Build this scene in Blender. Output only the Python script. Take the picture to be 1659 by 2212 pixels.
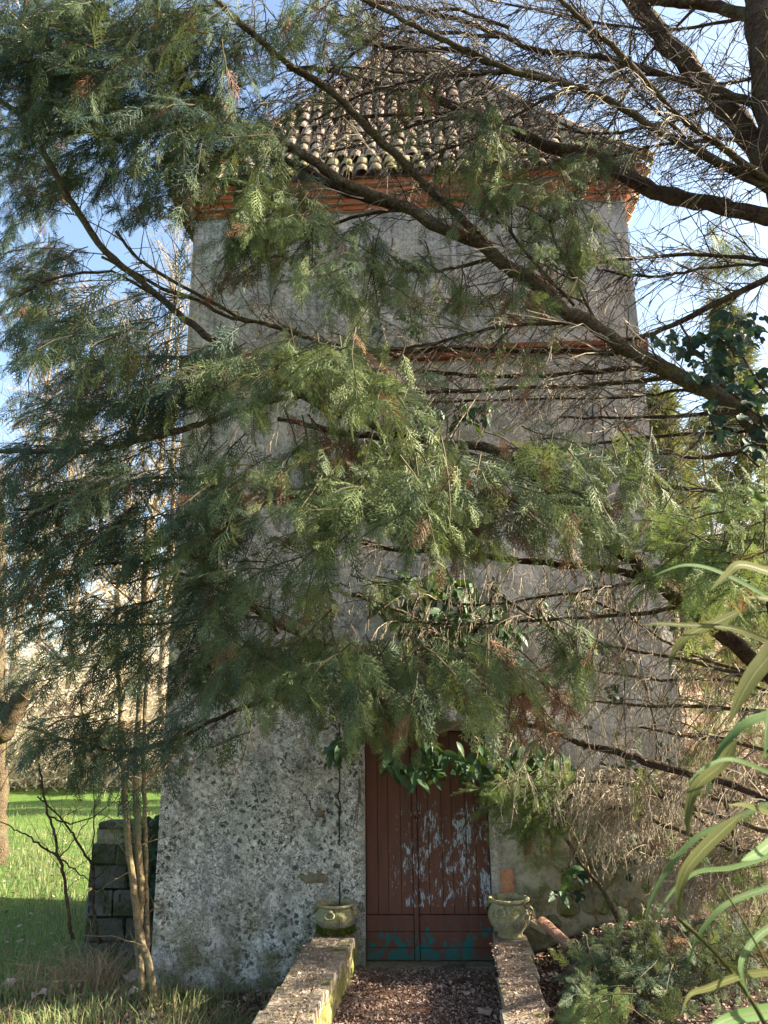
import bpy, math, random
import numpy as np
from mathutils import Matrix, Vector
R_ = math.radians
rng = np.random.default_rng(7)
random.seed(7)
for o in list(bpy.data.objects): bpy.data.objects.remove(o)
scene = bpy.context.scene
COL = scene.collection

# ------------------------------------------------------------------ camera, sky, sun, exposure
PX_W, PX_H, PX_F = 1659.0, 2212.0, 1650.0
PITCH, YAW, ROLL = 15.0, 3.0, -0.8
CAM = np.array([0.10, -6.60, 1.86])
cam_data = bpy.data.cameras.new('camera')
cam_ob = bpy.data.objects.new('camera', cam_data); COL.objects.link(cam_ob)
ROT = (Matrix.Rotation(R_(YAW), 3, 'Z') @ Matrix.Rotation(R_(90 + PITCH), 3, 'X') @ Matrix.Rotation(R_(ROLL), 3, 'Z'))
cam_ob.matrix_world = Matrix.Translation(Vector(CAM)) @ ROT.to_4x4()
cam_data.sensor_fit = 'VERTICAL'; cam_data.sensor_height = 36.0
cam_data.lens = 36.0 * PX_F / PX_H
cam_data.clip_start = 0.05; cam_data.clip_end = 2000
cam_data.dof.use_dof = True; cam_data.dof.focus_distance = 5.6; cam_data.dof.aperture_fstop = 6.5
scene.camera = cam_ob
scene.render.resolution_x = 768; scene.render.resolution_y = 1024

SUN_EL, SUN_AZ = 27.0, 5.0          # azimuth measured from +x towards +y
world = bpy.data.worlds.new('World'); scene.world = world; world.use_nodes = True
nt = world.node_tree; nt.nodes.clear()
sky = nt.nodes.new('ShaderNodeTexSky'); sky.sky_type = 'NISHITA'; sky.sun_disc = False
sky.sun_elevation = R_(SUN_EL); sky.sun_rotation = R_(90 - SUN_AZ)
sky.air_density = 1.0; sky.dust_density = 2.6; sky.ozone_density = 1.0
bg = nt.nodes.new('ShaderNodeBackground'); bg.inputs['Strength'].default_value = 0.092
wo = nt.nodes.new('ShaderNodeOutputWorld')
nt.links.new(sky.outputs[0], bg.inputs[0]); nt.links.new(bg.outputs[0], wo.inputs[0])
sd = bpy.data.lights.new('sun', 'SUN'); sd.energy = 5.0; sd.angle = R_(0.55); sd.color = (1.0, 0.90, 0.74)
so = bpy.data.objects.new('sun', sd); COL.objects.link(so)
sdir = Vector((math.cos(R_(SUN_EL)) * math.cos(R_(SUN_AZ)), math.cos(R_(SUN_EL)) * math.sin(R_(SUN_AZ)), math.sin(R_(SUN_EL))))
so.rotation_euler = sdir.to_track_quat('Z', 'Y').to_euler(); so.location = (20, 2, 12)
vs = scene.view_settings
vs.view_transform = 'Standard'; vs.look = 'None'; vs.gamma = 1.0; vs.use_curve_mapping = False
vs.exposure = 2.4
vs.use_white_balance = True; vs.white_balance_temperature = 6650; vs.white_balance_tint = 6
scene.render.engine = 'CYCLES'
scene.cycles.max_bounces = 6; scene.cycles.transmission_bounces = 4; scene.cycles.transparent_max_bounces = 6

# ------------------------------------------------------------------ helpers
RN = np.array(ROT)
def W(px, py, y):
    """world point on the vertical plane y, seen at (px,py) of the 1659x2212 picture"""
    d = RN @ np.array([(px - PX_W / 2) / PX_F, -(py - PX_H / 2) / PX_F, -1.0])
    return CAM + d * ((y - CAM[1]) / d[1])
def G(px, py, z):
    d = RN @ np.array([(px - PX_W / 2) / PX_F, -(py - PX_H / 2) / PX_F, -1.0])
    return CAM + d * ((z - CAM[2]) / d[2])
def depth(p): return -(RN.T @ (np.asarray(p) - CAM))[2]
def size(px, p): return px * depth(p) / PX_F
def nrm(v):
    v = np.asarray(v, float); return v / (np.linalg.norm(v) + 1e-12)
def ss(a, b, x):
    t = np.clip((np.asarray(x, float) - a) / (b - a), 0, 1); return t * t * (3 - 2 * t)

BASE = {}
def tag(o, label=None, cat=None, group=None, kind=None):
    if label: o['label'] = label
    if cat: o['category'] = cat
    if group: o['group'] = group
    if kind: o['kind'] = kind
    return o
def thing(name, label, cat, loc=(0, 0, 0), group=None):
    o = bpy.data.objects.new(name, None); COL.objects.link(o)
    o.location = loc; o.empty_display_size = 0.2
    BASE[o] = np.array(loc, float)
    return tag(o, label, cat, group)
def mesh(name, V, T, mats, smooth=False, tint=None, mi=None, quads=None):
    V = np.asarray(V, np.float32).reshape(-1, 3)
    m = bpy.data.meshes.new(name)
    T = np.asarray(T, np.int32).reshape(-1, 3)
    nT = len(T)
    m.vertices.add(len(V)); m.vertices.foreach_set('co', V.ravel())
    m.loops.add(3 * nT); m.loops.foreach_set('vertex_index', T.ravel())
    m.polygons.add(nT); m.polygons.foreach_set('loop_start', np.arange(0, 3 * nT, 3, dtype=np.int32))
    m.polygons.foreach_set('use_smooth', np.full(nT, bool(smooth)))
    if not isinstance(mats, (list, tuple)): mats = [mats]
    for a in mats: m.materials.append(a)
    if mi is not None: m.polygons.foreach_set('material_index', np.asarray(mi, np.int32))
    if tint is not None:
        a = m.attributes.new('tint', 'FLOAT', 'POINT'); a.data.foreach_set('value', np.asarray(tint, np.float32))
    m.update(calc_edges=True)
    return m
def link(name, me, parent=None):
    o = bpy.data.objects.new(name, me); COL.objects.link(o)
    if parent is not None: o.parent = parent
    return o
def part(name, V, T, mat, parent=None, smooth=False, tint=None, mi=None, kind=None, label=None):
    V = np.asarray(V, float).reshape(-1, 3)
    b = BASE.get(parent, np.zeros(3)) if parent is not None else np.zeros(3)
    o = link(name, mesh(name, V - b, T, mat, smooth, tint, mi), parent)
    BASE[o] = b
    if kind: o['kind'] = kind
    if label: o['label'] = label
    return o
def place(name, me, parent, M):
    """a part sharing mesh data, M = world 4x4 (numpy)"""
    o = link(name, me, parent)
    M = np.array(M, float); M[:3, 3] -= BASE.get(parent, np.zeros(3))
    o.matrix_basis = Matrix(M.tolist())
    return o
class MB:
    def __init__(s): s.V = []; s.T = []; s.n = 0; s.t = []; s.m = []
    def add(s, V, T, tint=0.0, mi=0):
        V = np.asarray(V, float).reshape(-1, 3); T = np.asarray(T, int).reshape(-1, 3)
        s.V.append(V); s.T.append(T + s.n); s.n += len(V)
        s.t.append(np.full(len(V), tint) if np.isscalar(tint) else np.asarray(tint)); s.m.append(np.full(len(T), mi))
        return s
    def out(s): return np.concatenate(s.V), np.concatenate(s.T)
    def build(s, name, mat, parent=None, smooth=False, kind=None, label=None):
        V, T = s.out()
        return part(name, V, T, mat, parent, smooth, np.concatenate(s.t), np.concatenate(s.m) if isinstance(mat, (list, tuple)) else None, kind, label)
def quadT(q):
    q = np.asarray(q, int).reshape(-1, 4); return np.concatenate([q[:, [0, 1, 2]], q[:, [0, 2, 3]]])
BOXQ = quadT([[0, 3, 2, 1], [4, 5, 6, 7], [0, 1, 5, 4], [1, 2, 6, 5], [2, 3, 7, 6], [3, 0, 4, 7]])
def boxV(x0, x1, y0, y1, z0, z1):
    return np.array([[x0, y0, z0], [x1, y0, z0], [x1, y1, z0], [x0, y1, z0], [x0, y0, z1], [x1, y0, z1], [x1, y1, z1], [x0, y1, z1]], float)
def bevbox(sx, sy, sz, b=0.006, jit=0.0, r=None):
    """box centred at origin with chamfered edges (44 tris)"""
    h = np.array([sx, sy, sz]) / 2; V = []; idx = {}
    for c in np.ndindex(2, 2, 2):
        s = np.array(c) * 2 - 1
        for a in range(3):
            p = s * (h - b); p[a] = s[a] * h[a]; idx[c + (a,)] = len(V); V.append(p)
    V = np.array(V, float); F = []
    cn = lambda *c: tuple(c)
    for a in range(3):
        u, v = [(1, 2), (2, 0), (0, 1)][a]
        for s in (0, 1):
            q = []
            for (i, j) in ((0, 0), (1, 0), (1, 1), (0, 1)):
                c = [0, 0, 0]; c[a] = s; c[u] = i; c[v] = j; q.append(idx[tuple(c) + (a,)])
            F.append(q if s else q[::-1])
        for i in (0, 1):
            for j in (0, 1):
                c0 = [0, 0, 0]; c0[u] = i; c0[v] = j; c1 = list(c0); c1[a] = 1
                F.append([idx[tuple(c0) + (u,)], idx[tuple(c1) + (u,)], idx[tuple(c1) + (v,)], idx[tuple(c0) + (v,)]])
    T = quadT(F).tolist()
    for c in np.ndindex(2, 2, 2): T.append([idx[c + (0,)], idx[c + (1,)], idx[c + (2,)]])
    if jit: V = V + (r or rng).normal(0, jit, V.shape)
    return V, np.array(T)
def smoothpath(P, n=6, jit=0.0):
    P = np.asarray(P, float)
    Q = np.vstack([2 * P[0] - P[1], P, 2 * P[-1] - P[-2]]); out = []
    for i in range(1, len(Q) - 2):
        for t in np.linspace(0, 1, n, endpoint=False):
            a, b, c, d = Q[i - 1], Q[i], Q[i + 1], Q[i + 2]
            out.append(0.5 * (2 * b + (c - a) * t + (2 * a - 5 * b + 4 * c - d) * t * t + (3 * b - a - 3 * c + d) * t ** 3))
    out.append(P[-1]); out = np.array(out)
    if jit: out[1:-1] += rng.normal(0, jit, out[1:-1].shape)
    return out
def tube(P, r, sides=6, rough=0.0, cap=True):
    P = np.asarray(P, float); n = len(P); r = np.broadcast_to(np.asarray(r, float), (n,))
    D = np.gradient(P, axis=0); D /= np.linalg.norm(D, axis=1)[:, None] + 1e-12
    ref = np.array([0, 0, 1.0]) if abs(D[:, 2]).mean() < 0.8 else np.array([1.0, 0, 0])
    A = np.cross(D, ref); A /= np.linalg.norm(A, axis=1)[:, None] + 1e-12; B = np.cross(D, A)
    th = np.linspace(0, 2 * np.pi, sides, endpoint=False)
    rr = np.repeat(r[:, None], sides, 1)
    if rough: rr = rr * (1 + rng.normal(0, rough, rr.shape))
    V = P[:, None, :] + rr[..., None] * (np.cos(th)[None, :, None] * A[:, None, :] + np.sin(th)[None, :, None] * B[:, None, :])
    V = V.reshape(-1, 3)
    i = np.arange(n - 1)[:, None] * sides; j = np.arange(sides)[None, :]; k = (j + 1) % sides
    q = np.stack([i + j, i + k, i + sides + k, i + sides + j], -1).reshape(-1, 4)
    T = quadT(q)
    if cap:
        V = np.vstack([V, P[0], P[-1]]); a, b = len(V) - 2, len(V) - 1; jj = np.arange(sides); kk = (jj + 1) % sides
        T = np.vstack([T, np.stack([np.full(sides, a), kk, jj], -1), np.stack([np.full(sides, b), (n - 1) * sides + jj, (n - 1) * sides + kk], -1)])
    return V, T
def lathe(prof, c, n=28, cap=False):
    prof = np.asarray(prof, float); th = np.linspace(0, 2 * np.pi, n, endpoint=False); m = len(prof)
    V = np.stack([c[0] + prof[:, 0][:, None] * np.cos(th), c[1] + prof[:, 0][:, None] * np.sin(th), c[2] + np.repeat(prof[:, 1][:, None], n, 1)], -1).reshape(-1, 3)
    i = np.arange(m - 1)[:, None] * n; j = np.arange(n)[None]; k = (j + 1) % n
    return V, quadT(np.stack([i + j, i + k, i + n + k, i + n + j], -1).reshape(-1, 4))
def torus(c, Rr, r, axis, n=20, m=8, a0=0, a1=2 * np.pi):
    axis = nrm(axis); u = nrm(np.cross(axis, [0.13, 0.2, 1.0])); v = np.cross(axis, u)
    th = np.linspace(a0, a1, n); P = np.asarray(c) + Rr * (np.cos(th)[:, None] * u + np.sin(th)[:, None] * v)
    return tube(P, r, m)
def frames(X, Z):
    """stack of rotation matrices with local x = X and local z near Z"""
    X = X / (np.linalg.norm(X, axis=1)[:, None] + 1e-12); Y = np.cross(Z, X); Y /= np.linalg.norm(Y, axis=1)[:, None] + 1e-12
    return np.stack([X, Y, np.cross(X, Y)], -1)
def scatter(V, T, P, Rm, S, tint=None):
    """merge copies of V,T: returns big V,T,tint"""
    n = len(P); Vb = np.einsum('nij,vj->nvi', Rm, V) * S[:, None, None] + P[:, None, :]
    Tb = T[None] + (np.arange(n) * len(V))[:, None, None]
    tb = np.repeat(tint, len(V)) if tint is not None else np.zeros(n * len(V))
    return Vb.reshape(-1, 3), Tb.reshape(-1, 3), tb

# ------------------------------------------------------------------ materials
class NT:
    def __init__(s, name, rough=0.85, spec=0.25):
        s.mat = bpy.data.materials.new(name); s.mat.use_nodes = True; s.t = s.mat.node_tree; s.n = s.t.nodes; s.l = s.t.links
        s.b = s.n['Principled BSDF']; s.b.inputs['Roughness'].default_value = rough; s.b.inputs['Specular IOR Level'].default_value = spec
        s.co = s.n.new('ShaderNodeTexCoord'); s.geo = None
    def pos(s):
        if not s.geo: s.geo = s.n.new('ShaderNodeNewGeometry')
        return s.geo.outputs['Position']
    def map(s, vec, scale):
        m = s.n.new('ShaderNodeMapping'); m.inputs['Scale'].default_value = scale if isinstance(scale, tuple) else (scale,) * 3
        s.l.new(vec, m.inputs[0]); return m.outputs[0]
    def noise(s, vec, scale, detail=4, rough=0.55, dist=0.0):
        t = s.n.new('ShaderNodeTexNoise'); t.inputs['Scale'].default_value = scale; t.inputs['Detail'].default_value = detail
        t.inputs['Roughness'].default_value = rough; t.inputs['Distortion'].default_value = dist; s.l.new(vec, t.inputs['Vector']); return t.outputs['Fac']
    def vor(s, vec, scale, out='Distance', rnd=1.0):
        t = s.n.new('ShaderNodeTexVoronoi'); t.inputs['Scale'].default_value = scale; t.inputs['Randomness'].default_value = rnd; s.l.new(vec, t.inputs['Vector']); return t.outputs[out]
    def ramp(s, fac, a, b, va=0.0, vb=1.0):
        m = s.n.new('ShaderNodeMapRange'); m.inputs[1].default_value = a; m.inputs[2].default_value = b; m.inputs[3].default_value = va; m.inputs[4].default_value = vb
        s.l.new(fac, m.inputs[0]); return m.outputs[0]
    def math(s, op, a, b=None):
        m = s.n.new('ShaderNodeMath'); m.operation = op
        for i, v in enumerate((a, b)):
            if v is None: continue
            if isinstance(v, (int, float)): m.inputs[i].default_value = v
            else: s.l.new(v, m.inputs[i])
        return m.outputs[0]
    def mix(s, fac, a, b):
        m = s.n.new('ShaderNodeMix'); m.data_type = 'RGBA'
        for i, v in ((0, fac), (6, a), (7, b)):
            if isinstance(v, (int, float)): m.inputs[i].default_value = v
            elif isinstance(v, tuple): m.inputs[i].default_value = v + (1,)
            else: s.l.new(v, m.inputs[i])
        return m.outputs[2]
    def xyz(s, vec):
        m = s.n.new('ShaderNodeSeparateXYZ'); s.l.new(vec, m.inputs[0]); return m.outputs
    def attr(s, name):
        a = s.n.new('ShaderNodeAttribute'); a.attribute_name = name; return a.outputs['Fac']
    def rnd(s):
        return s.n.new('ShaderNodeObjectInfo').outputs['Random']
    def color(s, c):
        if isinstance(c, tuple): s.b.inputs['Base Color'].default_value = c + (1,)
        else: s.l.new(c, s.b.inputs['Base Color'])
    def bump(s, h, dist=0.01, strength=1.0):
        m = s.n.new('ShaderNodeBump'); m.inputs['Strength'].default_value = strength; m.inputs['Distance'].default_value = dist
        s.l.new(h, m.inputs['Height']); s.l.new(m.outputs[0], s.b.inputs['Normal'])
    def translucent(s, c, amount):
        tr = s.n.new('ShaderNodeBsdfTranslucent'); mx = s.n.new('ShaderNodeMixShader'); mx.inputs[0].default_value = amount
        if isinstance(c, tuple): tr.inputs[0].default_value = c + (1,)
        else: s.l.new(c, tr.inputs[0])
        o = [n for n in s.n if n.type == 'OUTPUT_MATERIAL'][0]
        s.l.new(s.b.outputs[0], mx.inputs[1]); s.l.new(tr.outputs[0], mx.inputs[2]); s.l.new(mx.outputs[0], o.inputs[0])

def m_plaster():
    s = NT('lichen_plaster', 0.95, 0.1); p = s.pos(); X = s.xyz(p)
    big = s.noise(p, 0.7, 5, 0.6); med = s.noise(p, 3.5, 5, 0.65); fine = s.noise(p, 26, 4, 0.6)
    c = s.mix(s.ramp(big, 0.35, 0.65), (0.43, 0.395, 0.35), (0.56, 0.52, 0.465))
    c = s.mix(s.ramp(med, 0.4, 0.62, 0, 0.7), c, (0.38, 0.35, 0.33))
    c = s.mix(s.ramp(fine, 0.45, 0.75, 0, 0.45), c, (0.24, 0.22, 0.2))
    # the lower part carries far more lichen
    low = s.ramp(X[2], 3.3, 1.6, 0.42, 1.0)
    lefty = s.ramp(X[0], 0.9, 0.3, 0.15, 1.0)
    lich = s.math('MULTIPLY', low, lefty)
    wp = s.n.new('ShaderNodeVectorMath'); wp.operation = 'ADD'
    nz = s.n.new('ShaderNodeTexNoise'); nz.inputs['Scale'].default_value = 30; s.l.new(p, nz.inputs['Vector'])
    sc = s.n.new('ShaderNodeVectorMath'); sc.operation = 'SCALE'; sc.inputs[3].default_value = 0.075; s.l.new(nz.outputs['Color'], sc.inputs[0])
    s.l.new(p, wp.inputs[0]); s.l.new(sc.outputs[0], wp.inputs[1]); q = wp.outputs[0]
    for scale, thr, colr, msc, lo, hi, amt in ((13, 0.48, (0.64, 0.62, 0.59), 2.2, 0.32, 0.48, 0.9), (27, 0.52, (0.74, 0.72, 0.70), 3.0, 0.36, 0.52, 0.95), (55, 0.45, (0.72, 0.70, 0.67), 5.0, 0.42, 0.54, 0.8),
                                          (20, 0.44, (0.045, 0.045, 0.042), 2.6, 0.38, 0.52, 0.95), (42, 0.42, (0.04, 0.04, 0.038), 4.0, 0.40, 0.54, 0.85), (9, 0.2, (0.06, 0.06, 0.055), 1.2, 0.5, 0.6, 0.8), (80, 0.46, (0.03, 0.03, 0.028), 3.2, 0.36, 0.52, 0.9)):
        d = s.vor(q, scale); k = s.ramp(d, thr, thr * 0.6)
        msk = s.ramp(s.noise(p, msc, 3), lo, hi)
        k = s.math('MULTIPLY', s.math('MULTIPLY', k, msk), s.math('MULTIPLY', lich, amt))
        c = s.mix(k, c, colr)
    dk = s.math('MULTIPLY', s.ramp(s.noise(p, 5.0, 6, 0.7), 0.49, 0.63), s.math('MULTIPLY', lich, 0.58))
    c = s.mix(dk, c, (0.13, 0.125, 0.12))
    # grey weather streaks above
    st = s.noise(s.map(p, (3.0, 3.0, 0.35)), 2.0, 5, 0.6)
    c = s.mix(s.ramp(st, 0.5, 0.72, 0, 0.5), c, (0.2, 0.19, 0.18))
    s2 = s.noise(s.map(p, (5.0, 5.0, 0.22)), 2.6, 5, 0.65)
    c = s.mix(s.math('MULTIPLY', s.ramp(s2, 0.52, 0.66, 0, 0.75), s.ramp(X[2], 4.0, 6.6, 0.25, 1.0)), c, (0.14, 0.13, 0.12))
    c = s.mix(s.math('MULTIPLY', s.ramp(s.noise(p, 1.7, 6, 0.7), 0.56, 0.62, 0, 0.5), s.ramp(X[2], 1.8, 3.0)), c, (0.60, 0.52, 0.44))
    crk = s.n.new('ShaderNodeTexVoronoi'); crk.feature = 'DISTANCE_TO_EDGE'; crk.inputs['Scale'].default_value = 0.9; s.l.new(q, crk.inputs['Vector'])
    c = s.mix(s.math('MULTIPLY', s.ramp(crk.outputs['Distance'], 0.006, 0.002), s.ramp(s.noise(p, 1.1, 3), 0.5, 0.56)), c, (0.05, 0.045, 0.04))
    # damp moss foot and ochre patches on the right
    ft = s.math('MULTIPLY', s.ramp(X[2], 0.62, 0.05), s.ramp(s.noise(p, 4, 5), 0.35, 0.6))
    c = s.mix(s.math('MULTIPLY', ft, 0.85), c, (0.12, 0.115, 0.05))
    rt = s.math('MULTIPLY', s.ramp(X[0], 0.55, 0.9), s.ramp(s.math('ADD', X[2], s.ramp(s.noise(p, 3, 5), 0, 1, -0.5, 0.5)), 1.35, 0.9))
    c = s.mix(s.math('MULTIPLY', rt, 0.8), c, (0.36, 0.31, 0.20))
    r2 = s.math('MULTIPLY', rt, s.ramp(s.noise(p, 5, 6, 0.7), 0.45, 0.62))
    c = s.mix(r2, c, (0.13, 0.125, 0.045))
    s.color(c)
    s.bump(s.math('ADD', s.math('MULTIPLY', med, 1.2), fine), 0.02, 0.9)
    return s.mat
def m_stone(name, a, b, moss=0.0, sc=6.0, mosscol=(0.09, 0.11, 0.025)):
    s = NT(name, 0.95, 0.1); p = s.pos()
    c = s.mix(s.ramp(s.noise(p, sc, 5, 0.65), 0.35, 0.65), a, b)
    c = s.mix(s.ramp(s.noise(p, sc * 6, 4, 0.6), 0.5, 0.7, 0, 0.6), c, tuple(x * 0.4 for x in a))
    c = s.mix(s.math('MULTIPLY', s.rnd(), 0.3), c, tuple(x * 0.6 for x in a))
    if moss: c = s.mix(s.math('MULTIPLY', s.ramp(s.noise(p, sc * 0.8, 6, 0.7), 0.62 - 0.22 * moss, 0.72 - 0.2 * moss), 0.95), c, mosscol)
    s.color(c); s.bump(s.math('ADD', s.noise(p, sc * 5, 5), s.noise(p, sc * 1.5, 3)), 0.015, 0.8); return s.mat
def m_brick(name, a, b):
    s = NT(name, 0.9, 0.15); p = s.pos()
    c = s.mix(s.rnd(), a, b); c = s.mix(s.ramp(s.noise(p, 9, 5, 0.65), 0.45, 0.7, 0, 0.5), c, tuple(x * 0.55 for x in a))
    c = s.mix(s.ramp(s.noise(p, 2.3, 4), 0.52, 0.7, 0, 0.35), c, (0.4, 0.3, 0.25))
    s.color(c); s.bump(s.noise(p, 60, 4), 0.006, 0.7); return s.mat
def m_tile():
    s = NT('lichen_tile', 0.92, 0.15); p = s.pos(); X = s.xyz(p)
    c = s.mix(s.rnd(), (0.38, 0.25, 0.18), (0.50, 0.38, 0.30))
    c = s.mix(s.ramp(s.noise(p, 7, 5, 0.7), 0.45, 0.6, 0, 0.7), c, (0.27, 0.245, 0.22))
    c = s.mix(s.ramp(s.noise(p, 16, 4, 0.7), 0.5, 0.65, 0, 0.7), c, (0.10, 0.085, 0.07))
    ms = s.math('MULTIPLY', s.ramp(X[2], 8.2, 7.1, 0, 0.75), s.ramp(s.noise(p, 5, 5, 0.7), 0.45, 0.62))
    c = s.mix(ms, c, (0.34, 0.36, 0.09)); s.color(c); s.bump(s.noise(p, 30, 4), 0.01, 0.8); return s.mat
def m_door():
    s = NT('flaking_door_paint', 0.62, 0.3); p = s.pos(); X = s.xyz(p)
    c = s.mix(s.ramp(s.noise(s.map(p, (6, 6, 1.2)), 3, 5), 0.35, 0.7), (0.125, 0.046, 0.029), (0.088, 0.034, 0.025))
    c = s.mix(s.math('MULTIPLY', s.rnd(), 0.35), c, (0.13, 0.058, 0.038))
    v = s.noise(s.map(p, (1, 1, 0.20)), 75, 6, 0.78, 0.8)
    reg = s.noise(s.map(p, (1, 1, 0.42)), 9.5, 4, 0.65, 1.6)
    band = s.math('MULTIPLY', s.ramp(X[2], 0.34, 0.40), s.ramp(X[2], 1.55, 1.05, 0.35, 1.0))
    band = s.math('MULTIPLY', band, s.ramp(X[0], -0.38, -0.12, 0.5, 1.0))
    k = s.math('MULTIPLY', s.ramp(s.math('ADD', s.math('MULTIPLY', v, 0.8), s.math('MULTIPLY', s.math('MULTIPLY', reg, band), 0.75)), 0.825, 0.85), s.ramp(X[2], 0.335, 0.345))
    c = s.mix(k, c, s.mix(v, (0.30, 0.36, 0.44), (0.42, 0.47, 0.52)))
    g = s.noise(s.map(p, (1, 1, 0.75)), 9.5, 7, 0.75, 0.7)
    kg = s.math('MULTIPLY', s.ramp(s.math('ADD', g, s.ramp(X[2], 0.0, 0.35, 0.09, -0.10)), 0.545, 0.555), s.ramp(X[2], 0.345, 0.335))
    c = s.mix(kg, c, (0.008, 0.115, 0.105))
    dirt = s.math('MULTIPLY', s.ramp(X[2], 0.10, 0.0), s.ramp(s.noise(p, 12, 4), 0.3, 0.7))
    c = s.mix(s.math('MULTIPLY', dirt, 0.7), c, (0.09, 0.07, 0.05))
    s.color(c); s.bump(s.math('ADD', s.noise(s.map(p, (1, 1, 0.1)), 70, 4), s.math('MULTIPLY', k, -0.6)), 0.004, 0.6); return s.mat
def m_bark(name, a, b, sc=1.0, moss=0.0):
    s = NT(name, 0.95, 0.12); p = s.pos()
    n1 = s.noise(p, 34 * sc, 5, 0.7, 0.6); n2 = s.noise(p, 6 * sc, 4)
    c = s.mix(s.ramp(n1, 0.35, 0.65), b, a); c = s.mix(s.ramp(n2, 0.5, 0.75, 0, 0.4), c, (0.15, 0.14, 0.115))
    if moss: c = s.mix(s.ramp(s.noise(p, 9, 5, 0.6), 0.5, 0.65, 0, moss), c, (0.15, 0.15, 0.045))
    s.color(c); s.bump(s.math('ADD', n1, s.math('MULTIPLY', s.vor(p, 40 * sc), 0.8)), 0.02, 1.0); return s.mat
def m_foliage(name, a, b, brown=(0.17, 0.075, 0.035), trans=0.27, rough=0.6, fresh=(0.2, 0.2, 0.08)):
    s = NT(name, rough, 0.25); p = s.pos(); t = s.attr('tint')
    n = s.noise(p, 2.2, 3); k = s.math('ADD', s.ramp(n, 0.3, 0.7, 0, 0.6), s.math('MULTIPLY', s.rnd(), 0.25))
    c = s.mix(k, a, b)
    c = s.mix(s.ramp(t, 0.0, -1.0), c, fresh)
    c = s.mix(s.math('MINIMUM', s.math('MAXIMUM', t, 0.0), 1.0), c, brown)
    s.color(c)
    tc = s.mix(0.5, c, (0.16, 0.17, 0.03)); tc = s.mix(s.math('MAXIMUM', t, 0.0), tc, brown)
    s.translucent(tc, trans); return s.mat
def m_leaf(name, a, b, trans=0.22, rough=0.32, spec=0.5, tcol=(0.12, 0.2, 0.02)):
    s = NT(name, rough, spec); p = s.pos()
    c = s.mix(s.ramp(s.noise(p, 8, 3), 0.3, 0.7), a, b); c = s.mix(s.math('MULTIPLY', s.rnd(), 0.5), c, tuple(min(1, x * 1.5) for x in b))
    s.color(c); s.translucent(tcol, trans); return s.mat
def m_plain(name, a, b, sc=20, rough=0.8, spec=0.2, trans=0.0):
    s = NT(name, rough, spec); p = s.pos(); c = s.mix(s.ramp(s.noise(p, sc, 4), 0.35, 0.65), a, b)
    s.color(c)
    if trans: s.translucent(c, trans)
    else: s.bump(s.noise(p, sc * 4, 3), 0.004, 0.5)
    return s.mat
def m_tinted(name, c0, c1, trans=0.3, rough=0.8):
    s = NT(name, rough, 0.15); t = s.attr('tint'); c = s.mix(t, c0, c1); s.color(c); s.translucent(c, trans); return s.mat
def m_ground():
    s = NT('ground_cover', 0.97, 0.1); p = s.pos(); X = s.xyz(p)
    n = s.noise(p, 1.6, 5, 0.6); f = s.noise(p, 40, 4, 0.7); m = s.noise(p, 9, 5, 0.7)
    grass = s.mix(s.ramp(n, 0.35, 0.65), (0.08, 0.17, 0.03), (0.14, 0.21, 0.045)); grass = s.mix(s.ramp(m, 0.52, 0.68, 0, 0.8), grass, (0.12, 0.085, 0.05)); grass = s.mix(s.ramp(f, 0.4, 0.7, 0, 0.6), grass, (0.035, 0.06, 0.012))
    soil = s.mix(s.ramp(m, 0.35, 0.65), (0.07, 0.045, 0.033), (0.125, 0.085, 0.062)); soil = s.mix(s.ramp(f, 0.42, 0.7, 0, 0.85), soil, (0.03, 0.018, 0.012))
    k = s.ramp(s.math('ADD', X[0], s.ramp(n, 0, 1, -1.0, 1.0)), -2.9, -2.1)
    c = s.mix(k, grass, soil)
    hill = s.ramp(X[1], 21, 27); c = s.mix(hill, c, s.mix(s.ramp(m, 0.3, 0.7), (0.17, 0.12, 0.07), (0.24, 0.17, 0.11)))
    s.color(c); s.bump(s.math('ADD', m, f), 0.03, 1.0); return s.mat
def m_path():
    s = NT('littered_path', 0.97, 0.1); p = s.pos()
    m = s.noise(p, 11, 6, 0.75); f = s.noise(p, 60, 4, 0.7); n = s.noise(p, 2, 4)
    c = s.mix(s.ramp(m, 0.35, 0.65), (0.10, 0.05, 0.035), (0.18, 0.10, 0.07)); c = s.mix(s.ramp(f, 0.42, 0.65, 0, 0.8), c, (0.035, 0.02, 0.015))
    X = s.xyz(p); k = s.math('MULTIPLY', s.ramp(s.math('ADD', X[1], s.ramp(n, 0, 1, -0.3, 0.3)), -0.42, -0.2), 0.9)
    c = s.mix(k, c, (0.13, 0.12, 0.09)); s.color(c); s.bump(s.math('ADD', m, f), 0.02, 1.0); return s.mat

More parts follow.
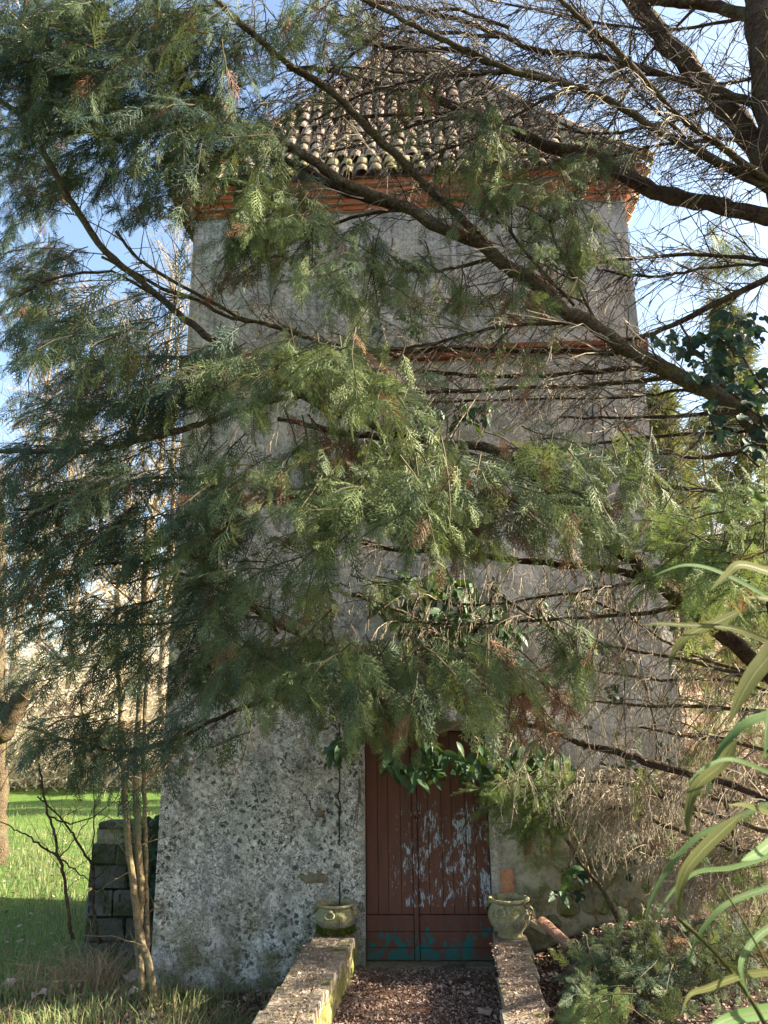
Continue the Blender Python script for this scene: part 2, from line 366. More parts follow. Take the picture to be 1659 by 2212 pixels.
M = dict(
    plaster=m_plaster(),
    mortar=m_plain('pale_mortar', (0.36, 0.27, 0.22), (0.46, 0.38, 0.32), 14),
    brick=m_brick('red_brick', (0.42, 0.115, 0.05), (0.54, 0.18, 0.08)),
    tile=m_tile(), underlay=m_plain('roof_underlay', (0.16, 0.11, 0.085), (0.27, 0.2, 0.16), 8),
    door=m_door(), dark=m_plain('rusty_iron', (0.05, 0.03, 0.02), (0.10, 0.055, 0.035), 40, 0.7, 0.4),
    black=m_plain('cable_and_slot_shade', (0.012, 0.012, 0.014), (0.02, 0.02, 0.022), 20, 0.6, 0.3),
    wood=m_plain('grey_wood', (0.10, 0.075, 0.055), (0.17, 0.13, 0.10), 18),
    stone=m_stone('mossy_stone', (0.24, 0.20, 0.12), (0.30, 0.27, 0.2), 0.75, 5),
    parapet=m_stone('mossy_render', (0.24, 0.19, 0.11), (0.33, 0.27, 0.16), 0.8, 5, (0.135, 0.145, 0.032)),
    coping=m_stone('weathered_coping', (0.19, 0.155, 0.115), (0.28, 0.235, 0.18), 0.35, 7, (0.10, 0.105, 0.03)),
    block=m_stone('concrete_block', (0.075, 0.07, 0.058), (0.13, 0.12, 0.10), 0.7, 5, (0.045, 0.05, 0.018)),
    urn=m_stone('glazed_urn', (0.27, 0.24, 0.13), (0.37, 0.34, 0.21), 0.45, 9, (0.12, 0.12, 0.045)),
    urn_in=m_plain('urn_inside', (0.15, 0.13, 0.10), (0.3, 0.28, 0.24), 12),
    terracotta=m_stone('terracotta', (0.38, 0.15, 0.08), (0.46, 0.24, 0.15), 0.1, 8),
    pale_terracotta=m_stone('pale_terracotta', (0.30, 0.165, 0.115), (0.38, 0.235, 0.18), 0.1, 8),
    moss=m_plain('moss', (0.05, 0.075, 0.012), (0.12, 0.14, 0.02), 30, 1.0, 0.0),
    bark=m_bark('red_brown_bark', (0.095, 0.055, 0.040), (0.026, 0.016, 0.012), 1.0, 0.3),
    bark_pale=m_bark('lichen_bark', (0.14, 0.098, 0.062), (0.042, 0.03, 0.022), 1.2, 0.4),
    stem=m_bark('smooth_stem', (0.25, 0.19, 0.11), (0.15, 0.115, 0.07), 0.7, 0.25),
    twig=m_tinted('dead_twig', (0.050, 0.037, 0.030), (0.40, 0.335, 0.25), 0.0, 0.9), shoot=m_plain('green_shoot', (0.05, 0.05, 0.025), (0.085, 0.06, 0.035)),
    farbark=m_bark('far_bark', (0.34, 0.27, 0.19), (0.2, 0.15, 0.1), 0.5),
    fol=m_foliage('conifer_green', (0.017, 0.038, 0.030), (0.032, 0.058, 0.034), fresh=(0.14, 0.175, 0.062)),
    fol_light=m_foliage('conifer_fresh_green', (0.085, 0.145, 0.05), (0.13, 0.18, 0.055), trans=0.42, fresh=(0.2, 0.26, 0.08)),
    far_green=m_foliage('far_evergreen', (0.10, 0.12, 0.035), (0.17, 0.17, 0.06)),
    laurel=m_leaf('laurel_leaf', (0.022, 0.050, 0.026), (0.042, 0.08, 0.033), 0.10, 0.5, 0.22),
    ivy=m_leaf('ivy_leaf', (0.011, 0.024, 0.016), (0.020, 0.038, 0.022), 0.08, 0.6, 0.18),
    oleander=m_leaf('oleander_leaf', (0.042, 0.078, 0.024), (0.055, 0.10, 0.032), 0.22, 0.75, 0.12, (0.08, 0.15, 0.03)),
    olive=m_leaf('oleander_olive_leaf', (0.042, 0.048, 0.011), (0.058, 0.062, 0.015), 0.20, 0.8, 0.1, (0.12, 0.12, 0.02)),
    rib=m_plain('leaf_midrib', (0.075, 0.085, 0.024), (0.095, 0.105, 0.032), 20, 0.6, 0.2, 0.2),
    grass=m_tinted('grass_blade', (0.10, 0.165, 0.06), (0.27, 0.265, 0.12), 0.42, 0.6),
    straw=m_tinted('dry_straw', (0.38, 0.29, 0.17), (0.22, 0.15, 0.09), 0.3),
    litter=m_tinted('leaf_litter', (0.16, 0.095, 0.07), (0.52, 0.39, 0.32), 0.1, 0.9),
    paleleaf=m_plain('fallen_leaf_pale', (0.44, 0.31, 0.23), (0.56, 0.43, 0.34), 12, 0.8, 0.2, 0.2),
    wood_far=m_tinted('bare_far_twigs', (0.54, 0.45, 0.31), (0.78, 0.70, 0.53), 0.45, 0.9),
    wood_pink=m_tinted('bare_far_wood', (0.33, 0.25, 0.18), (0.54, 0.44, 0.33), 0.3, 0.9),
    ground=m_ground(), path=m_path(),
)

# ------------------------------------------------------------------ ground
def hgt(x, y):
    x = np.asarray(x, float); y = np.asarray(y, float)
    hl = -0.18 - 0.17 * ss(0, 3, y)
    hr = 0.08 + 0.22 * ss(0.75, 1.5, x) + 0.25 * ss(1.5, 4, x) - 0.12 * ss(-0.5, -2.5, y)
    k = ss(-0.2, 0.2, x); h = hl * (1 - k) + hr * k
    under = ss(0.80, 0.70, np.abs(x + 0.09 - 0.03 * y)) * ss(0.12, 0.02, y); h = h * (1 - under) - 0.45 * under
    h = h + (0.035 * np.sin(x * 1.7 + 1.3 * np.sin(y * 0.9)) + 0.025 * np.sin(y * 2.3 + x)) * ss(1.0, 2.5, np.abs(x))
    far = ss(24, 70, y) * (6.0 + 12.0 * ss(-4, 14, x)) + ss(70, 300, y) * 10
    back = ss(15, 60, -x) * 3 * ss(20, 5, y)
    return h + far + back
xs = np.unique(np.concatenate([-np.geomspace(4, 400, 40), np.linspace(-4, -1.2, 36), np.linspace(-1.2, 1.2, 49), np.linspace(1.2, 5, 40), np.geomspace(5, 400, 36)]))
ys = np.unique(np.concatenate([np.linspace(-60, -8, 10), np.linspace(-8, -2, 24), np.linspace(-2, 3, 60), np.linspace(3, 30, 55), np.geomspace(30, 500, 30)]))
gx, gy = np.meshgrid(xs, ys); GV = np.stack([gx, gy, hgt(gx, gy)], -1).reshape(-1, 3)
nx, ny = len(xs), len(ys); i = (np.arange(ny - 1)[:, None] * nx + np.arange(nx - 1)[None]).ravel()
tag(part('ground', GV, quadT(np.stack([i, i + 1, i + nx + 1, i + nx], -1)), M['ground'], None, True), kind='structure')
def wallx(s, y):      # the low walls run at a slight skew to the front of the tower
    return {'li': -0.49, 'lo': -0.79, 'ri': 0.575, 'ro': 0.80}[s] + 0.055 * y
yy = np.linspace(-3.6, 0.10, 40); pv = []
for k, y in enumerate(yy):
    for u in np.linspace(0, 1, 12):
        x = (wallx('li', y) - 0.05) * (1 - u) + (wallx('ri', y) + 0.05) * u
        pv.append([x, y, 0.0 + 0.012 * math.sin(x * 9 + y * 5) + 0.01 * rng.normal() - 0.03 * max(0, -y - 0.3) * 0.3])
i = (np.arange(39)[:, None] * 12 + np.arange(11)[None]).ravel()
tag(part('path', pv, quadT(np.stack([i, i + 1, i + 13, i + 12], -1)), M['path'], None, True), kind='structure')

# ------------------------------------------------------------------ the tower
X0, X1, YB = -2.13, 2.17, 4.30
ZC = 6.75                      # underside of the brick cornice
DX0, DX1, DZ1 = -0.44, 0.565, 1.74
tower = thing('tower', 'tall square grey rendered dovecote tower with red brick cornice and tiled pyramid roof', 'tower', (0, 0, 0))
mb = MB(); zb = -0.7; rv = 0.13
def wgrid(x0, x1, z0, z1, nx, nz):
    gx, gz = np.meshgrid(np.linspace(x0, x1, nx), np.linspace(z0, z1, nz))
    dy = 0.012 * np.sin(gx * 3.1 + gz * 1.3) + 0.010 * np.sin(gx * 7.7 - gz * 5.1 + 1) + 0.006 * np.sin(gx * 17 + gz * 13)
    edge = ss(0, 0.12, gx - X0) * ss(0, 0.12, X1 - gx) * ss(0, 0.1, np.maximum(np.maximum(DX0 - gx, gx - DX1), gz - DZ1))
    V = np.stack([gx, dy * edge, gz], -1).reshape(-1, 3); i = (np.arange(nz - 1)[:, None] * nx + np.arange(nx - 1)[None]).ravel()
    return V, quadT(np.stack([i, i + 1, i + nx + 1, i + nx], -1))
for a in ((X0, DX0, zb, DZ1, 40, 50), (DX1, X1, zb, DZ1, 40, 50), (X0, X1, DZ1, ZC + 0.3, 90, 100)): mb.add(*wgrid(*a))
def quad(a, b, c, d): return np.array([a, b, c, d], float), quadT([[0, 1, 2, 3]])
mb.add(*quad((X1, 0, zb), (X1, YB, zb), (X1, YB, ZC + .3), (X1, 0, ZC + .3))); mb.add(*quad((X0, YB, zb), (X0, 0, zb), (X0, 0, ZC + .3), (X0, YB, ZC + .3)))
mb.add(*quad((X1, YB, zb), (X0, YB, zb), (X0, YB, ZC + .3), (X1, YB, ZC + .3)))
mb.add(*quad((DX0, 0, zb), (DX0, rv, zb), (DX0, rv, DZ1), (DX0, 0, DZ1))); mb.add(*quad((DX1, rv, zb), (DX1, 0, zb), (DX1, 0, DZ1), (DX1, rv, DZ1)))
mb.add(*quad((DX0, 0, DZ1), (DX0, rv, DZ1), (DX1, rv, DZ1), (DX1, 0, DZ1)))
wall = mb.build('wall', M['plaster'], tower)
# brick cornice: four flaring courses, each brick a part; mortar strip behind them
brv = [bevbox(0.245, 0.10, 0.058, 0.005, 0.0012) for _ in range(4)]
brm = [mesh('brick', v, t, M['brick']) for v, t in brv]
def Mx(p, rz=0.0, s=(1, 1, 1), rx=0.0, ry=0.0):
    m = Matrix.Translation(Vector(p)) @ Matrix.Rotation(rz, 4, 'Z') @ Matrix.Rotation(ry, 4, 'Y') @ Matrix.Rotation(rx, 4, 'X') @ Matrix.Diagonal((*s, 1))
    return np.array(m)
rows = [(0.025, 0.03), (0.085, 0.075), (0.150, 0.12), (0.215, 0.165)]
mb = MB()
for k, (dz, ov) in enumerate(rows):
    z = ZC + dz + 0.012
    mb.add(boxV(X0 - ov + .012, X1 + ov - .012, -ov + .012, YB + ov - .012, z - 0.036, z + 0.036), BOXQ)
cornice = mb.build('cornice', M['mortar'], tower)
for k, (dz, ov) in enumerate(rows):
    z = ZC + dz + 0.012; L = X1 - X0 + 2 * ov; n = int(round(L / 0.262)); w = L / n
    for j in range(n):
        x = X0 - ov + (j + .5) * w
        place('brick', brm[(j * 3 + k) % 4], cornice, Mx((x + rng.normal(0, .002), -ov + 0.05 + rng.normal(0, .004), z + rng.normal(0, .002)), rng.normal(0, .006), (w / 0.258, 1, 1)))
    for sgn, xe in ((-1, X0 - ov + .05), (1, X1 + ov - .05)):
        nn = 10; ww = (YB + ov - 0.06) / nn
        for j in range(nn):
            place('brick', brm[(j + k) % 4], cornice, Mx((xe + rng.normal(0, .003), -ov + 0.105 + (j + .5) * ww, z), math.pi / 2, (ww / 0.258, 1, 1)))
# terracotta string course at mid height
mb = MB(); zs = 5.17
mb.add(boxV(X0 - .02, X1 + .02, -0.03, YB + .03, zs - .07, zs + .0), BOXQ); string = mb.build('string_course', M['mortar'], tower)
M['brick_dark'] = m_brick('dark_brick', (0.17, 0.05, 0.032), (0.24, 0.08, 0.045))
stv, stt = bevbox(0.40, 0.12, 0.055, 0.006, 0.0015); stm = mesh('brick', stv, stt, M['brick_dark'])
n = 11; w = (X1 - X0 + 0.12) / n
for j in range(n):
    for q, (oy, oz) in enumerate(((0.012, -0.045), (-0.008, 0.018))):
        place('brick', stm, string, Mx((X0 - 0.06 + (j + .5) * w, oy + rng.normal(0, .003), zs + oz), rng.normal(0, .005), (w / 0.408, 1, 1)))
# pyramid roof with half-round tiles
EO, ZE, ZA = 0.19, ZC + 0.262, 11.05
cx, cy = (X0 + X1) / 2, YB / 2
ex0, ex1, ey0, ey1 = X0 - EO, X1 + EO, -EO, YB + EO
def roof_pt(u, v):
    """v: 0 at the eave .. 1 at the apex; slight flare at the foot; returns y,z,half width"""
    z = ZE + (ZA - ZE) * (v - 0.10 * v * (1 - v) ** 2 * 1.6)
    return (ey0 + (cy - ey0) * v, z, (ex1 - ex0) / 2 * (1 - v))
mb = MB(); N = 14
for k in range(N):
    v0, v1 = k / N, (k + 1) / N; y0, z0, h0 = roof_pt(0, v0); y1, z1, h1 = roof_pt(0, v1)
    for r in range(4):
        a = np.array([[-h0, y0 - cy, z0], [h0, y0 - cy, z0], [h1, y1 - cy, z1], [-h1, y1 - cy, z1]]); c, s_ = math.cos(r * math.pi / 2), math.sin(r * math.pi / 2)
        b = a.copy(); b[:, 0] = a[:, 0] * c - a[:, 1] * s_ + cx; b[:, 1] = a[:, 0] * s_ + a[:, 1] * c + cy; mb.add(b, quadT([[0, 1, 2, 3]]))
mb.add(*quad((ex0, ey0, ZE), (ex0, ey1, ZE), (ex1, ey1, ZE), (ex1, ey0, ZE)))
roof = mb.build('roof', M['underlay'], tower)
def canal(r0, r1, L, th=0.014, n=7):
    """half round tile, axis along +y, arch up; open ends with thickness"""
    V = []; F = []
    for (yy_, rr) in ((0, r0), (L, r1)):
        for q in (rr, rr - th):
            for a in np.linspace(0, math.pi, n): V.append([-q * math.cos(a), yy_, q * math.sin(a) * 0.66])
    for k in range(n - 1):
        F.append([k, k + 1, 2 * n + k + 1, 2 * n + k]); F.append([n + k + 1, n + k, 3 * n + k, 3 * n + k + 1]); F.append([k, n + k, n + k + 1, k + 1])
    return np.array(V), quadT(F)
tv = [canal(0.066 + .003 * rng.normal(), 0.055, 0.36, .012) for _ in range(3)]
for V, T in tv: V += rng.normal(0, 0.0015, V.shape)
tmesh = [mesh('roof_tile', v, t, M['tile'], True) for v, t in tv]
NR = 18; side = MB()
for r in range(4):
    for k in range(NR):
        v0 = k / NR; v1 = (k + 1) / NR; y0, z0, h0 = roof_pt(0, v0); y1, z1, h1 = roof_pt(0, min(1, v1))
        sl = math.atan2(z1 - z0, y1 - y0); n = int((2 * h0 - 0.05) / 0.146)
        for j in range(n):
            x = (j - (n - 1) / 2) * 0.146
            if abs(x) > (h0 + h1) / 2 + 0.03: continue
            lift = 0.012 + 0.01 * rng.random()
            m = Matrix.Translation((cx, cy, 0)) @ Matrix.Rotation(r * math.pi / 2, 4, 'Z') @ Matrix.Translation((x + rng.normal(0, .008), y0 - cy - 0.05, z0 - 0.02 + lift)) @ Matrix.Rotation(sl - 0.07 + rng.normal(0, .012), 4, 'X') @ Matrix.Rotation(rng.normal(0, .03), 4, 'Y')
            mm = np.array(m); q = rng.integers(3)
            if r == 0: place('roof_tile', tmesh[q], roof, mm)
            else:
                V, T = tv[q]; side.add(V @ mm[:3, :3].T + mm[:3, 3], T)
side.build('side_tiles', M['tile'], roof, True, 'stuff')
hv, ht = canal(0.12, 0.10, 0.40)
hm = mesh('hip_tile', hv, ht, M['tile'], True)
for sx in (-1, 1):
    for k in range(14):
        v0, v1 = k / 14, (k + 1) / 14; y0, z0, h0 = roof_pt(0, v0); y1, z1, h1 = roof_pt(0, v1)
        a = np.array([cx + sx * h0, y0, z0 + .05]); b = np.array([cx + sx * h1, y1, z1 + .05])
        f = frames(nrm(b - a)[None], np.array([[sx * .5, -.5, 1.0]]))[0]; m = np.eye(4); m[:3, :3] = np.stack([f[:, 1] * -1, f[:, 0], f[:, 2]], -1); m[:3, 3] = a
        place('hip_tile', hm, roof, m)
# door
door = part('door', boxV(DX0 + .003, DX1 - .003, 0.118, 0.135, -0.03, DZ1 - .003), BOXQ, M['dark'], tower, label='double wooden door in flaking red brown paint, teal paint along its foot')
cxd = -0.036
def plank(name, x0, x1, z0, z1, y=0.095, t=0.03, par=door, mat=None):
    V, T = bevbox(x1 - x0 - .003, t, z1 - z0 - .003, 0.002)
    V += np.array([(x0 + x1) / 2, y + t / 2 + rng.normal(0, .0006), (z0 + z1) / 2]); return part(name, V, T, mat or M['door'], par)
for (a, b, n) in ((DX0 + .006, cxd - .022, 4), (cxd + .022, DX1 - .006, 6)):
    e = np.linspace(a, b, n + 1) + np.r_[0, rng.normal(0, .006, n - 1), 0]
    for j in range(n): plank('plank', e[j], e[j + 1], 0.34, DZ1 - 0.008)
    for z0, z1 in ((0.012, 0.10), (0.10, 0.215), (0.215, 0.335)): plank('board', a, b, z0, z1, 0.092)
plank('cover_strip', cxd - .02, cxd + .02, 0.012, DZ1 - .008, 0.082, 0.034)
for z in (1.30, 0.86): plank('bolt_plate', cxd - .016, cxd + .016, z - .05, z + .05, 0.072, 0.012, door, M['dark'])
V, T = lathe([(0.0, 0.03), (.016, .028), (.021, .018), (.016, .006), (.01, 0), (.01, -.02)], (0, 0, 0), 14)
V = V[:, [0, 2, 1]] * [1, -1, 1] + np.array([cxd + .008, 0.078, 1.07]); part('door_knob', V, T, M['dark'], door, True)
plank('lintel', DX0 - .10, DX1 + .12, DZ1 + .004, DZ1 + .085, -0.045, 0.09, tower, M['wood'])
plank('sill', DX0 - .0, DX1 + .0, -0.06, 0.006, -0.04, 0.155, tower, M['coping'])
# crack-following cable, hook and wire left of the door, plaster swelling
P = smoothpath([W(a, b, -0.012) for a, b in ((735, 1560), (733, 1640), (734, 1700), (730, 1720), (735, 1740), (733, 1770), (733, 1860), (734, 1930), (734, 1965))], 5, .0015)
part('wall_wire', *tube(P, 0.0065, 5), M['black'], tower)
P = smoothpath([W(775, 1686, -.01), W(776, 1684, -.06), W(777, 1692, -.07), W(777, 1735, -.03)], 5); part('hook', *tube(P, .010, 6), M['wood'], tower)
P = smoothpath([W(775, 1690, -.06), W(774, 1720, -.03), W(768, 1760, -.02), W(763, 1785, -.02), W(768, 1792, -.02), W(772, 1770, -.02), W(775, 1730, -.025)], 5); part('wire_loop', *tube(P, .0025, 4), M['dark'], tower)
def blob(c, s, n=10, m=7, rough=.12):
    th, ph = np.meshgrid(np.linspace(0, 2 * np.pi, n, endpoint=False), np.linspace(0.02, np.pi - .02, m)); d = np.stack([np.cos(th) * np.sin(ph), np.sin(th) * np.sin(ph), np.cos(ph)], -1)
    d = d * (1 + rng.normal(0, rough, d.shape[:2]))[..., None]; V = (d * np.array(s)).reshape(-1, 3) + np.array(c)
    i = np.arange(m - 1)[:, None] * n; j = np.arange(n)[None]; k = (j + 1) % n
    return V, quadT(np.stack([i + j, i + k, i + n + k, i + n + j], -1).reshape(-1, 4))
c = W(678, 1897, 0); part('plaster_swelling', *blob(c, (.13, .035, .05), 14, 8, .15), M['coping'], tower, True)
c = W(690, 1756, 0); part('plaster_swelling', *blob(c, (.04, .02, .03), 10, 7, .15), M['coping'], tower, True)
# black cables hanging on the right of the front
for pl in (((1287, 782), (1292, 830), (1298, 880), (1303, 930), (1310, 985), (1306, 1040), (1318, 1120), (1320, 1250), (1345, 1400), (1350, 1560), (1352, 1650)),
           ((1287, 782), (1280, 830), (1282, 900), (1276, 960), (1268, 1015)), ((1310, 985), (1312, 1020), (1306, 1060), (1318, 1130), (1400, 1500), (1432, 1650))):
    P = smoothpath([W(a, b, -0.03) for a, b in pl], 5, .004); part('cable', *tube(P, 0.007, 5), M['black'], tower)
# rubble showing where the render has fallen, right of the door
for (a, b, w, h) in ((1215, 1860, 60, 45), (1270, 1845, 55, 40), (1240, 1905, 70, 50), (1300, 1895, 60, 50), (1225, 1955, 60, 50), (1285, 1950, 70, 55), (1340, 1940, 50, 50), (1330, 1850, 50, 35), (1190, 1990, 50, 30), (1375, 1960, 45, 50)):
    c = W(a, b, 0.03); V, T = blob(c, (size(w, c) / 2, .085, size(h, c) / 2), 10, 7, .10); part('stone', V, T, M['stone'], tower)

# ------------------------------------------------------------------ low walls flanking the path
def low_wall(si, so_, name, label, zt, inner):
    t = thing(name, label, 'low wall', (wallx(si, 0), -0.1, 0))
    ya, yb = -3.5, -0.03; mb = MB(); n = 60
    Y = np.linspace(ya, yb, n); rows_ = np.linspace(-0.6, zt - 0.045, 12); 
    for s, sg in ((si, inner), (so_, -inner)):
        V = np.array([[wallx(s, y) + (rng.normal(0, .006) if s == si else 0) - sg * 0.008, y, z] for z in rows_ for y in Y])
        i = (np.arange(11)[:, None] * n + np.arange(n - 1)[None]).ravel(); q = np.stack([i, i + 1, i + n + 1, i + n], -1)
        mb.add(V, quadT(q if sg > 0 else q[:, ::-1]))
    mb.add([[wallx(si, ya), ya, -.6], [wallx(so_, ya), ya, -.6], [wallx(so_, ya), ya, zt - .045], [wallx(si, ya), ya, zt - .045]], quadT([[0, 1, 2, 3]]))
    mb.add([[wallx(si, yb), yb, -.6], [wallx(so_, yb), yb, -.6], [wallx(so_, yb), yb, zt - .045], [wallx(si, yb), yb, zt - .045]], quadT([[3, 2, 1, 0]]))
    mb.build('wall_body', M['parapet'], t)
    return t
ZT = 0.26
lw = low_wall('li', 'lo', 'low_wall', 'mossy low wall left of the path with brick edged top and small urn on it', ZT, 1)
rw = low_wall('ri', 'ro', 'low_wall', 'pale topped low wall right of the path carrying the taller urn', ZT - .01, -1)
# left: coping pieces and a row of bricks on the inner edge
y = -0.05
while y > -3.4:
    L = 0.40 + rng.normal(0, .05); V, T = bevbox(0.22, L - .01, 0.055, .008, .003); V += [(wallx('lo', y - L / 2) - 0.01 + .11), y - L / 2, ZT - .025 + rng.normal(0, .003)]
    part('coping_slab', V, T, M['coping'], lw); y -= L
bm_ = [mesh('brick', *bevbox(0.10, 0.066, 0.07, .008, .002), M['coping']) for _ in range(3)]
y = -0.06
while y > -3.3:
    place('brick', bm_[rng.integers(3)], lw, Mx((wallx('li', y) - 0.042 + rng.normal(0, .004), y, ZT - .034 + rng.normal(0, .004)), rng.normal(0, .05))); y -= 0.074
y = -0.04
while y > -3.4:
    L = 0.52 + rng.normal(0, .06); V, T = bevbox(0.245, L - .008, 0.06, .008, .0025); V += [(wallx('ri', y - L / 2) + wallx('ro', y - L / 2)) / 2, y - L / 2, ZT - .036 + rng.normal(0, .003)]
    part('coping_slab', V, T, M['coping'], rw); y -= L

# ------------------------------------------------------------------ urns
def urn(loc, s, label, mossy):
    t = thing('urn', label, 'urn', loc); c = np.array(loc)
    prof = np.array([(0, 0), (.088, 0), (.092, .012), (.088, .03), (.092, .04), (.128, .09), (.150, .15), (.152, .19), (.140, .235), (.122, .262), (.120, .275), (.135, .282), (.150, .292), (.152, .306), (.142, .314), (.125, .312), (.118, .295), (.116, .262), (.13, .22), (.13, .19)]) * s
    part('body', *lathe(prof, c, 36), M['urn'], t, True)
    V, T = lathe(np.array([(0, .255), (.06, .262), (.117, .25)]) * s, c, 24); part('soil', V, T, M['urn_in'] if not mossy else M['path'], t)
    for k, a in enumerate((-100, -10, 80, 170)):
        d = np.array([math.cos(R_(a + (0 if mossy else -18))), math.sin(R_(a + (0 if mossy else -18))), 0]); p = c + d * .146 * s + [0, 0, .262 * s]
        V, T = blob(p, (.026 * s,) * 2 + (.02 * s,), 8, 6, .03); lug = part('lug', V, T, M['urn'], t, True)
        q = c + d * (.166 * s) + [0, 0, .224 * s]
        V, T = torus(q, .034 * s, .0085 * s, d * .9 + np.array([0, 0, .35]), 22, 7); part('ring_handle', V, T, M['urn'], t, True)
    # incised leaf relief round the belly
    mb = MB()
    for f in range(6):
        a0 = f * 60 + 20 - 90
        for k in range(-3, 4):
            Q = []
            for u in np.linspace(0, 1, 6):
                a = R_(a0 + k * 7.5 * u + k * 2.0 * u * u); z = (.055 + .12 * u - .008 * abs(k) * u) * s; rr = np.interp(z / s, prof[:10, 1] / s, prof[:10, 0] / s) * s + .001
                Q.append(c + [rr * math.cos(a), rr * math.sin(a), z])
            mb.add(*tube(Q, np.array([.003, .0045, .005, .0045, .003, .001]) * s, 4))
    mb.build('leaf_relief', M['urn_in'], t)
    return t
urn((wallx('ri', -.2) + .105, -.20, ZT - .004), 1.0, 'taller cream urn with ring handles and leaf relief, right of the door', False).scale = (1.04, 1.04, .86)
u2 = urn((wallx('li', -.1) - .16, -.13, ZT + .002), .92, 'short cream urn sunk in moss with ring handles, left of the door', True); u2.scale = (1.1, 1.1, .74)
b = BASE[u2]; nm = 1500; th = rng.random(nm) * 6.283; rr_ = .07 + .075 * rng.random(nm) ** .7; zz_ = .005 + (.085 - .5 * (rr_ - .07)) * rng.random(nm)
Pm = b + np.stack([rr_ * np.cos(th), rr_ * np.sin(th), zz_], -1); tri = np.array([[0, -.004, 0], [0, .004, 0], [.022, 0, 0.006]])
tag(part('moss_cushion', *scatter(tri, np.array([[0, 1, 2]]), Pm, frames(np.stack([np.cos(th), np.sin(th), rng.normal(.2, .6, nm)], -1), rng.normal(0, 1, (nm, 3))), .7 + .8 * rng.random(nm))[:2], M['moss']), 'green moss cushion round the foot of the short urn', 'moss')

# ------------------------------------------------------------------ loose tiles
def curved_tile(p0, p1, r, up, mat, name, label, th=.016, arc=2.6, seg=9):
    p0 = np.asarray(p0); p1 = np.asarray(p1); d = nrm(p1 - p0); upv = nrm(np.asarray(up) - d * np.dot(up, d)); sd_ = np.cross(d, upv); V = []; n = seg
    for p, rr in ((p0, r), (p1, r * .85)):
        for q in (rr, rr - th):
            for a in np.linspace(-arc / 2, arc / 2, n): V.append(p + sd_ * q * math.sin(a) + upv * q * (math.cos(a) - .6) + rng.normal(0, .0015, 3))
    F = []
    for k in range(n - 1): F += [[k, k + 1, 2 * n + k + 1, 2 * n + k], [n + k + 1, n + k, 3 * n + k, 3 * n + k + 1], [k, n + k, n + k + 1, k + 1], [2 * n + k + 1, 3 * n + k + 1, 3 * n + k, 2 * n + k]]
    F += [[0, 2 * n, 3 * n, n], [n - 1, 2 * n - 1, 4 * n - 1, 3 * n - 1]]
    return tag(part(name, V, quadT(F), mat, None, False), label, 'roof tile')
curved_tile(W(1098, 1960, -.03), W(1094, 1876, -.015), .085, (0, -1, 0), M['terracotta'], 'clay_tile', 'orange clay tile standing on end against the wall behind the tall urn', arc=1.5)
curved_tile(W(1168, 1985, -.10), W(1232, 2042, -.30), .058, (.35, -.6, .7), M['pale_terracotta'], 'clay_tile', 'pale pink clay tile lying on the soil beside the tall urn', arc=2.2)
curved_tile(W(1128, 1975, -.06), W(1185, 2010, -.16), .07, (.4, -.5, .7), M['stone'], 'clay_tile', 'moss covered clay tile between the tall urn and the pale tile', arc=2.2)
V, T = blob(W(1147, 1978, -.12), (.035, .03, .03), 9, 6, .15); tag(part('stone', V, T, M['pale_terracotta']), 'small pinkish stone between the tall urn and the loose tiles', 'stone')

# ------------------------------------------------------------------ concrete block wall left of the tower
bw = thing('block_wall', 'dark mossy concrete block wall with slotted blocks, left of the tower', 'block wall', (-2.8, 1.2, -.3))
bx0, bx1, by0 = -3.12, -2.36, 1.0
zz = [-.35, -.06, .13, .345, .535, .71, ]
zrow = [(-.35, -.10), (-.095, .105), (.11, .34), (.345, .545), (.55, .74)]
for k, (z0, z1) in enumerate(zrow):
    xs_ = [bx0, -2.74, bx1] if k % 2 else [bx0, -2.86, -2.48, bx1]
    for j in range(len(xs_) - 1):
        L = xs_[j + 1] - xs_[j]; c = np.array([(xs_[j] + xs_[j + 1]) / 2, by0 + .1, (z0 + z1) / 2])
        V, T = bevbox(L - .01, .2, z1 - z0 - .008, .016, .006); blk = part('concrete_block', V + c + [rng.normal(0, .006), rng.normal(0, .014), 0], T, M['block'], bw)
        if k == 2 and j < 2:
            for xx in (-.33 * L, .22 * L):
                for zz_ in (-.05, .05): part('slot_shade', boxV(c[0] + xx - .008, c[0] + xx + .008, by0 - .006, by0 + .03, c[2] + zz_ - .032, c[2] + zz_ + .032), BOXQ, M['black'], blk)  # black boxes on the block face stand in for shade inside recessed slots
V, T = bevbox(.62, .30, .06, .012, .004); part('coping_slab', V + [-2.72, by0 + .09, .90], T, M['block'], bw)
mb = MB(); mb.add(boxV(bx0 + .04, bx1, by0 + .05, by0 + .2, .72, .875), BOXQ)
for k in range(26): mb.add(*blob((bx0 + .06 + .7 * rng.random(), by0 + .04 + .15 * rng.random(), .77 + .06 * rng.random()), (.06, .05, .04), 8, 6, .2))
mb.build('rubble', M['stone'], bw, kind='stuff')
# ------------------------------------------------------------------ the big conifer: trunks, limbs, twigs, sprays
tree = thing('conifer_tree', 'big drooping conifer spreading bare limbs and green sprays across the tower front', 'tree', (3.75, -2.2, 0.2))
